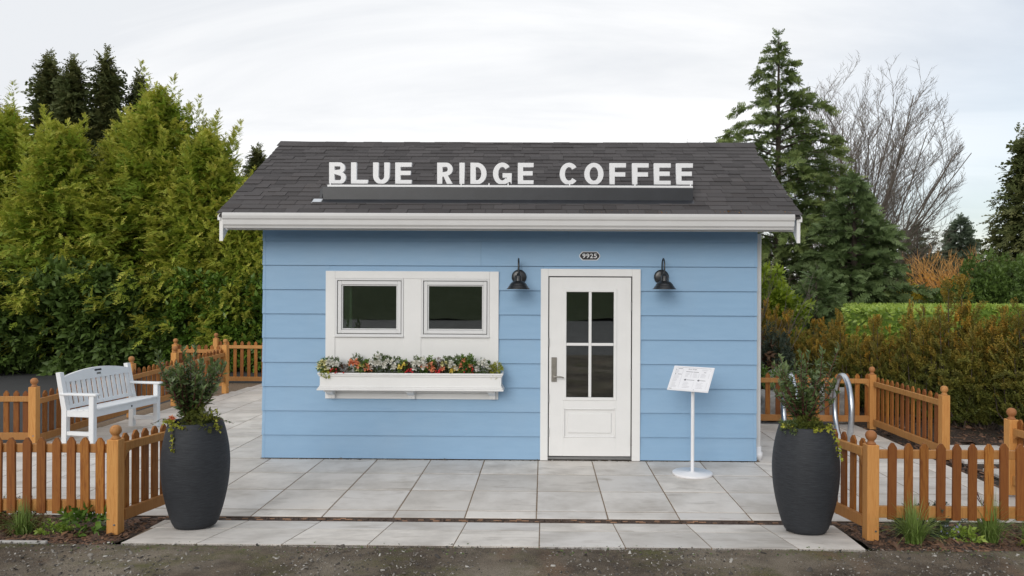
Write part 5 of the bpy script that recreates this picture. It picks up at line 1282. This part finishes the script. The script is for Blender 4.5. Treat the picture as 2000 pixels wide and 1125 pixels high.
def layered_tree(name, label, loc, mat, barkm, tr, *a, group=None, **k):
    g, br = layered(*a, **k); h = a[1]; o = thing(name, label, 'tree', loc, 0, group)
    mb = MB(); mb.tube([(0, 0, -.2), (0, 0, h * .3), (0, 0, h * .6), (0, 0, h * .98)], [tr, tr * .8, tr * .5, .015], 9)
    for pts, L in br: mb.tube([tuple(p) for p in pts[::2]] + [tuple(pts[-1])], [max(.01, tr * .22 * min(1, L / 2)), max(.008, tr * .14 * min(1, L / 2)), .007, .004], 4, cap=False)
    mb.build('trunk', barkm, o); link('crown', cat_mesh('crown', g, mat), o); return o
layered_tree('deodar_cedar', 'tall deodar cedar with layered drooping boughs right of the roof', (7.75, 15.5, 0), 'leaf_cedar', 'bark', .17, 500, 10.35, 4.3, 128, .08, 'ced', .38, 33, pw=.92, rise=.34, droop=.42, width=.26)
layered_tree('blue_spruce', 'dense dark spruce standing in front of the bare tree', (9.0, 12.6, 0), 'leaf_spruce', 'bark', .15, 510, 5.3, 2.25, 140, .03, 'ced', .36, 34, pw=.75, rise=.1, droop=.15, width=.34)
layered_tree('blue_spruce', 'low bluish spruce in front of the deodar cedar, behind the yews', (6.75, 9.4, 0), 'leaf_spruce', 'bark', .07, 511, 2.35, 1.25, 60, .03, 'ced', .34, 26, pw=.7, rise=.25, droop=.12, width=.34)
layered_tree('pine_tree', 'brownish open pine far behind the orange willow', (20.3, 31.5, -.3), 'leaf_pine', 'bark', .2, 512, 5.9, 3.1, 60, .12, 'ned', .6, 6, pw=.45, rise=.35, droop=.2, width=.34)
layered_tree('far_conifer', 'far dense conical conifer right of the pine', (23.75, 33.5, -.3), 'leaf_far', 'bark', .2, 513, 6.45, 2.0, 150, .02, 'ced', .55, 26, pw=.75, rise=.1, droop=.12, width=.36)
layered_tree('far_conifer', 'slim far conifer between the pine and the conical one', (22.4, 36.0, -.3), 'leaf_far', 'bark', .2, 514, 6.0, 1.6, 70, .05, 'ced', .55, 14, pw=.7, rise=.2, droop=.2, width=.3)
tall = plume_tree(520, 6.9, 2.1, z0=.06, ncl=520, per=8, size=.40, tops=1, pw=.9, lump=.3, up=-.15)
tree('cypress_tree', 'tall brownish green conifer at the right edge of the picture', 'tree', (14.75, 13.6, 0), tall, 'leaf_cypress_dark', trunk_mesh(6.2, .2, 'bark', 19, limbs=14, limb_len=1.5))

def bare(seed, h, nstem, spread, lean, mat, levels=(6, 6, 5), r0=.11, rmin=.0035, dome=None):
    def inside(p):
        return dome is None or ((p.x - dome[0]) / dome[1]) ** 2 + (p.y / dome[1]) ** 2 + ((p.z - dome[2]) / dome[3]) ** 2 < 1.0
    rg = random.Random(seed); mb = MB(); V, F = [], []
    def seg(pts, rads, sides):
        mb.tube(pts, rads, sides, cap=False, smooth=False)
    def grow(p, d, L, r, lv):
        if lv and not inside(p): return
        while lv < 3 and L > .3 and p.z + d.z * L > .4 * h and not inside(p + d * L): L *= .88
        pts = [p]; q = p.copy(); dd = d.copy(); n = 4 if lv < 2 else 3
        for i in range(n):
            dd = (dd + Vector((rg.uniform(-1, 1), rg.uniform(-1, 1), rg.uniform(-.3, .9) * (.6 if lv else .8))) * (.10 + .05 * lv)).normalized(); q = q + dd * (L / n); pts.append(q.copy())
        seg(pts, [r * (1 - .75 * i / n) for i in range(n + 1)], 6 if lv == 0 else 4 if lv == 1 else 3)
        if lv < len(levels):
            for k in range(levels[lv]):
                s = .22 + .78 * (k + rg.uniform(0, 1)) / levels[lv]; j = min(n - 1, int(s * n)); b = pts[j].lerp(pts[j + 1], s * n - j)
                ax = Vector((rg.uniform(-1, 1), rg.uniform(-1, 1), rg.uniform(-.35, .7))); nd = (d + ax * (.78 if lv < 2 else 1.1)).normalized()
                grow(b, nd, L * rg.uniform(.30, .48) * (1.15 - .45 * s), max(rmin, r * .42 * (1.1 - .6 * s)), lv + 1)
    for i in range(nstem):
        a = i * 2.4 + rg.uniform(-.3, .3); e = spread * rg.uniform(.25, 1) ** .7
        d = Vector((math.cos(a) * e + lean, math.sin(a) * e, 1)).normalized(); grow(Vector((math.cos(a) * .2, math.sin(a) * .2, .1)), d, h * rg.uniform(.68, .86), r0 * rg.uniform(.6, 1), 0)
    mb.tube([(0, 0, -.05), (0, 0, .05 * h), (0, 0, .1 * h)], [r0 * 2.6, r0 * 2.2, r0 * 1.2], 10)
    return mb
bt = thing('bare_tree', 'large bare deciduous tree with upswept twigs behind the deodar cedar', 'tree', (13.0, 23.5, -.2))
bt_o = bare(604, 12.6, 30, .50, .07, 'twig_grey', (10, 8, 6), .08, rmin=.0075, dome=(.95, 3.8, 6.9, 6.2)).build('branches', 'twig_grey', bt)
b2 = copy_tree(bt, (9.6, 33.0, -.3), 'bare tree top just showing over the right end of the roof', 2.0, (.95, .95, .92))
ow = thing('orange_willow', 'orange twiggy willow shrub behind the clipped hedge', 'shrub', (14.55, 17.5, 0))
bare(610, 3.4, 40, .55, 0.0, 'twig_orange', (7, 5), .022, rmin=.006).build('branches', 'twig_orange', ow)
link('leaves', cat_mesh('leaves', blob_groups(611, 1.5, 1.0, 1.0, 1900, .13, 'leafs', zc=1.35, lump=.35, inner=.3, zmin=.4), 'leaf_orange'), ow)
ol = thing('orange_shrub', 'small golden orange leaved shrub left of the willow', 'shrub', (12.75, 16.5, 0)); bare(612, 2.2, 12, .6, 0, 'twig_orange', (5, 3), .016).build('branches', 'twig_orange', ol)
link('leaves', cat_mesh('leaves', blob_groups(613, .95, .7, .75, 900, .12, 'leafs', zc=1.25, lump=.35), 'leaf_orange'), ol)
shrub('yellow_shrub', 'small yellow leaved shrub rising behind the clipped hedge', 'shrub', (11.0, 13.2, 0), 620, (.5, .4, 1.08), 500, .2, 'leaf', 'leaf_yellow')
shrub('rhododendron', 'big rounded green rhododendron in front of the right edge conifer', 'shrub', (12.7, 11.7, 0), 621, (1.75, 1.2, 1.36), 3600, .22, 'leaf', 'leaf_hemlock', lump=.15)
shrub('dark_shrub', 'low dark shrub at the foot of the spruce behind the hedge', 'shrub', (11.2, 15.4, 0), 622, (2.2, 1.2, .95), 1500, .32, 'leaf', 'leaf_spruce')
shrub('laurel_bush', 'bright yellow green laurel bush beside the hut downspout', 'bush', (4.35, 5.9, 0), 623, (.78, .55, 1.08), 1500, .24, 'leaf', 'leaf_bright', squash=2.6)
th_ = link('far_thicket', cat_mesh('far_thicket', blob_groups(630, 13, 2.0, 2.4, 2600, 1.1, 'ced', zc=1.0, lump=.25), 'leaf_pine'), None, (25, 41, 0)); tag(th_, 'far brownish thicket along the horizon at the right', 'thicket', kind='stuff')
th2 = link('far_thicket', th_.data, None, (-4, 43, 0), (0, 0, .1), (1.3, 1, 1.2)); tag(th2, 'far thicket behind the hut', 'thicket', kind='stuff')
th3 = link('far_thicket', cat_mesh('far_thicket', blob_groups(631, 22, 3, 4.0, 2200, 2.0, 'ced', zc=2.5, lump=.25), 'leaf_cypress_dark'), None, (0, -58, 3)); tag(th3, 'dark trees on top of the bank across the road', 'thicket', kind='stuff')

def clipped(name, label, foot, h, n, seed, mat, size):
    t = thing(name, label, 'hedge', (foot[0][0], foot[0][1], 0), 0, 'clipped hedge blocks'); ox, oy = foot[0]; F_ = [(x - ox, y - oy) for x, y in foot]
    MB().prism([(x, y) for x, y in F_], 2, -.1, h - .05).build('body', mat, t)
    rg = np.random.default_rng(seed); P, D_ = [], []
    m_ = len(F_); ar = []
    for i in range(m_):
        a, b_ = np.array(F_[i]), np.array(F_[(i + 1) % m_]); L = np.linalg.norm(b_ - a); k = int(n * .75 * L / sum(np.linalg.norm(np.array(F_[j]) - np.array(F_[(j + 1) % m_])) for j in range(m_)))
        s = rg.uniform(0, 1, k); z = rg.uniform(0, h, k); nr = np.array([(b_ - a)[1], -(b_ - a)[0]]) / L
        p = a + (b_ - a) * s[:, None] + nr * rg.uniform(-.03, .03, k)[:, None]
        P.append(np.column_stack([p, z])); D_.append(np.column_stack([np.tile(nr, (k, 1)), np.full(k, .15)]) + rg.normal(0, .6, (k, 3)))
    lo, hi = np.array(F_).min(0), np.array(F_).max(0); k = int(n * 1.6); p = rg.uniform(lo, hi, (k, 2)); ins = np.zeros(k, bool)
    for i in range(m_):
        (x1, y1), (x2, y2) = F_[i], F_[(i + 1) % m_]; c_ = ((y1 > p[:, 1]) != (y2 > p[:, 1])) & (p[:, 0] < (x2 - x1) * (p[:, 1] - y1) / (y2 - y1 + 1e-9) + x1); ins ^= c_
    p = p[ins]; k = len(p); P.append(np.column_stack([p, h - .05 + rg.uniform(-.01, .03, k)])); D_.append(np.array([0, 0, .55]) + rg.normal(0, .55, (k, 3)))
    P, D_ = np.vstack(P), np.vstack(D_); k = len(P)
    link('leaves', cat_mesh('leaves', [scatter(P, D_, size * rg.uniform(.7, 1.25, k), np.stack([rg.uniform(0, 1, k), rg.uniform(0, 1, k)], 1), TPL['one'], rg, .8)], mat), t)
clipped('clipped_hedge', 'broad flat-topped clipped green hedge block behind the yews', [(6.75, 7.4), (7.15, 5.6), (7.55, 5.35), (9.0, 7.5), (10.0, 14.2), (9.2, 14.6)], 1.56, 11000, 640, 'leaf_hedge', .11)
clipped('clipped_hedge', 'long clipped green hedge arm running to the right edge', [(8.7, 8.6), (17.5, 9.3), (17.5, 10.4), (8.9, 9.8)], 1.58, 12000, 641, 'leaf_hedge', .11)
# brown board fence glimpsed beside the downspout
bf = thing('board_fence', 'brown wooden board fence glimpsed beside the hut downspout', 'fence', (2.9, 6.9, 0))
for k in range(14): MB().box(.16 * k, .16 * k + .152, -.01, .01, 0, 1.52 + .006 * (k % 3), .002).build('board', 'brown_fence', bf)
MB().box(0, 2.25, .0105, .05, .35, .44).build('rail', 'brown_fence', bf)

# yews: rusty tips, dark below
def yew(seed, h, r):
    rg = np.random.default_rng(seed); P, D_, S_, T_ = [], [], [], []; mb = MB()
    for i in range(62):
        a = rg.uniform(0, 6.283); q = rg.uniform(0, 1) ** .5; hh = h * (1 - .35 * q ** 2) * (rg.uniform(.55, .92) if i > 12 else rg.uniform(.85, 1.14)); ex = r * q
        p0 = np.array([math.cos(a) * ex * .25, math.sin(a) * ex * .25, .02]); p1 = np.array([math.cos(a) * ex * .9, math.sin(a) * ex * .9, hh * .5]); p2 = np.array([math.cos(a) * ex * 1.0, math.sin(a) * ex * 1.0, hh])
        if i % 2 == 0: mb.tube([tuple(p0), tuple(p1), tuple(p2)], [.014, .009, .003], 4, cap=False)
        n = int(18 * hh / h) + 4; s = rg.uniform(.06, 1, n)
        p = np.where(s[:, None] < .5, p0 + (p1 - p0) * (s * 2)[:, None], p1 + (p2 - p1) * (s * 2 - 1)[:, None]) + rg.normal(0, .025, (n, 3))
        b = rg.uniform(0, 6.283, n); d = np.stack([np.cos(b) * .55 + math.cos(a) * .3, np.sin(b) * .55 + math.sin(a) * .3, rg.uniform(.35, 1.1, n) + (s > .8) * .8], 1)
        P.append(p); D_.append(d); S_.append(rg.uniform(.12, .24, n)); rust = np.clip(s * hh / h * 1.3 - .48 + rg.normal(0, .2, n), 0, 1) * rg.uniform(.3, 1.15)
        T_.append(np.stack([rg.uniform(0, 1, n) * (.35 + .65 * s), rust * 1.5], 1))
    g = scatter(np.vstack(P), np.vstack(D_), np.concatenate(S_), np.vstack(T_), TPL['yew'], rg, .6)
    return g, mb
YW = []
for i in range(3):
    t = thing('yew_shrub', 'x', 'shrub', (0, 0, 0), 0, 'row of rusty yews along the right fence'); g, mb = yew(700 + i, 1.62, .46)
    mb.build('stems', 'bark', t); link('crown', cat_mesh('crown', [g], 'leaf_yew'), t); YW.append(t)
ny = 13; ordn = ['first', 'second', 'third', 'fourth', 'fifth', 'sixth', 'seventh', 'eighth', 'ninth', 'tenth', 'eleventh', 'twelfth', 'thirteenth']
for k in range(ny):
    f = k / (ny - 1); x = 4.2 + (7.15 - 4.2) * f; y = 4.75 + (.95 - 4.75) * f + .12 * math.sin(k * 2.3); sc = (1.0 + .13 * math.sin(k * 1.7 + 1)) * (.93 + .24 * f - .17 * math.exp(-((f - .38) / .2) ** 2))
    lab = 'rusty tipped yew, %s from the hut in the row along the right fence' % ordn[k]
    if k < 3: t = YW[k]; t.location = (x, y, 0); t.scale = (sc, sc, sc); t['label'] = lab
    else: copy_tree(YW[k % 3], (x, y, 0.0), lab, k * 1.9, (sc, sc, sc))
bs = thing('bare_shrub', 'thin leaning bare branches rising beside the hut downspout', 'shrub', (3.72, 4.3, 0)); bare(720, 2.5, 7, .25, .32, 'twig_grey', (4, 3), .012).build('branches', 'twig_grey', bs)
shrub('maple_shrub', 'small maroon and green leaved shrub between hut and yews', 'shrub', (3.72, 3.75, 0), 730, (.3, .3, .58), 120, .2, 'leaf', 'leaf_maroon', updir=-.2)
shrub('groundcover', 'low green plants behind the fence next to the hut', 'plant', (3.55, 3.2, 0), 731, (.6, .3, .36), 420, .13, 'leaf', 'leaf_laurel', stem=False)
shrub('spiky_shrub', 'upright silvery green shrub behind the right urn plant', 'shrub', (3.95, 3.7, 0), 732, (.24, .24, .62), 160, .22, 'yew', 'leaf_rosemary', updir=1.4)

# ------------------------------------------------------------------ small plants in the front beds
def grass_tuft(label, loc, seed, n, h_, spread):
    rg = np.random.default_rng(seed); V, F, T = [], [], []; k = 0
    for i in range(n):
        a = rg.uniform(0, 6.283); e = spread * 1.9 * rg.uniform(0, 1.0) ** 1.3; L = h_ * rg.uniform(.5, 1.05); w = rg.uniform(.0024, .0046); bx_, by_ = rg.normal(0, .022, 2)
        dx, dy = math.cos(a), math.sin(a); sx_, sy_ = -dy * w, dx * w; tv = rg.uniform(0, 1)
        for s in (0, .33, .66, 1.0):
            r_ = L * .75 * (e * s ** 1.5); z = L * (s - .48 * e * s ** 2.3); f = (1 - s ** 1.5) + .05
            V += [(bx_ + dx * r_ - sx_ * f, by_ + dy * r_ - sy_ * f, z), (bx_ + dx * r_ + sx_ * f, by_ + dy * r_ + sy_ * f, z)]; T += [(tv, s, 0)] * 2
        for j in range(3): F += [(k + 2 * j, k + 2 * j + 1, k + 2 * j + 3), (k + 2 * j, k + 2 * j + 3, k + 2 * j + 2)]
        k += 8
    o = link('grass_tuft', fast_mesh('grass_tuft', np.array(V), np.array(F), np.array(T), 'leaf_grass'), None, loc); tag(o, label, 'grass', 'grass tufts in the front beds')
def zb_(f, x, y): return float(f(np.array(x), np.array(y)))
for lab, x, y, seed, n, h_, sp in (
        ('bright green grass tuft nearest the road below the left front fence', -3.86, -2.80, 801, 260, .32, .8), ('grass tuft cut by the left edge of the picture below the fence', -4.20, -2.62, 802, 240, .36, .6),
        ('grass tuft at the foot of the right front post, nearest the road', 2.97, -2.88, 803, 340, .42, .8), ('grass tuft further right, in front of the right front pickets', 3.64, -2.72, 804, 340, .46, .8), ('grass tuft cut by the right edge of the picture', 4.02, -2.6, 805, 120, .26, .8)):
    grass_tuft(lab, (x, y, zb_(zL if x < 0 else zR, x, y) - .01), seed, n, h_, sp)
def small(name, label, x, y, seed, r, n, size, tpl, mat, cat='plant', updir=.4):
    z = zb_(zL if x < 0 else zR, x, y); return clump(name, label, cat, (x, y, z), seed, r, n, size, tpl, mat, updir)
small('broadleaf_plant', 'low broad-leaved green plant beside the left front post', -3.44, -2.72, 811, (.15, .12, .13), 34, .16, 'leaf', 'leaf_laurel')
small('groundcover', 'small green weeds between the grass tuft and the left front post', -3.62, -2.78, 812, (.13, .08, .05), 70, .06, 'leaf', 'leaf_hedge')
small('dry_stalks', 'dry brown weedy tuft at the left end of the front bed', -4.02, -2.70, 813, (.16, .1, .12), 60, .14, 'yew', 'leaf_dead', updir=1.0)
ro = small('rosemary', 'grey green rosemary with pale blue flowers below the right front fence', 3.20, -2.60, 814, (.19, .11, .17), 230, .10, 'yew', 'leaf_rosemary', 'shrub', .6)
rg = np.random.default_rng(815); flower_heads(rg, np.stack([rg.uniform(-.02, .2, 14), rg.uniform(-.14, -.10, 14), rg.uniform(.0, .14, 14)], 1), .012, 'petal_blue', 'blossoms', ro, 4, 1)
small('broadleaf_plant', 'pale green leafy groundcover right of the rosemary', 3.42, -2.74, 816, (.13, .08, .05), 46, .09, 'leaf', 'leaf_hedge')
small('weeds', 'small bright weeds near the right edge of the front bed', 3.86, -2.92, 817, (.09, .06, .03), 50, .05, 'leaf', 'leaf_bright')
tw = thing('bare_shrub', 'small bare twiggy shrub in the right front bed near the picture edge', 'shrub', (3.90, -2.62, .02)); bare(820, .34, 7, .55, 0, 'twig_grey', (2,), .004).build('branches', 'stem_red', tw)
# mossy fringe where bed meets road, fallen leaves
rg = np.random.default_rng(830)
def leaves_flat(name, label, n, xr, yr, zf, size, mat):
    x = rg.uniform(*xr, n); y = rg.uniform(*yr, n); z = zf(x, y) + .006; a = rg.uniform(0, 6.283, n)
    g = scatter(np.stack([x, y, z], 1), np.stack([np.cos(a), np.sin(a), rg.normal(.15, .2, n)], 1), size * rg.uniform(.6, 1.3, n), rg.uniform(0, 1, (n, 2)), TPL['onew'], rg, .3)
    o = link(name, cat_mesh(name, [g], mat)); tag(o, label, 'leaves', kind='stuff')
leaves_flat('fallen_leaves', 'dead brown leaves lying in the left front bed', 150, (-4.8, -3.05), (-3.1, -2.25), zL, .05, 'leaf_dead')
leaves_flat('fallen_leaves', 'dead brown leaves lying in the right front bed', 150, (2.65, 4.6), (-3.1, -2.25), zR, .045, 'leaf_dead')
leaves_flat('fallen_leaves', 'few orange leaf scraps caught along the roof edge', 46, (.5, 2.85), (-.50, -.45), lambda x, y: 2.772 + .585 * (y + .5) + .016, .016, 'leaf_orange')
leaves_flat('moss_tufts', 'tiny moss and weeds along the road edge', 500, (-5.0, 4.6), (-3.36, -3.15), lambda x, y: np.full_like(x, .118), .016, 'leaf_hemlock')
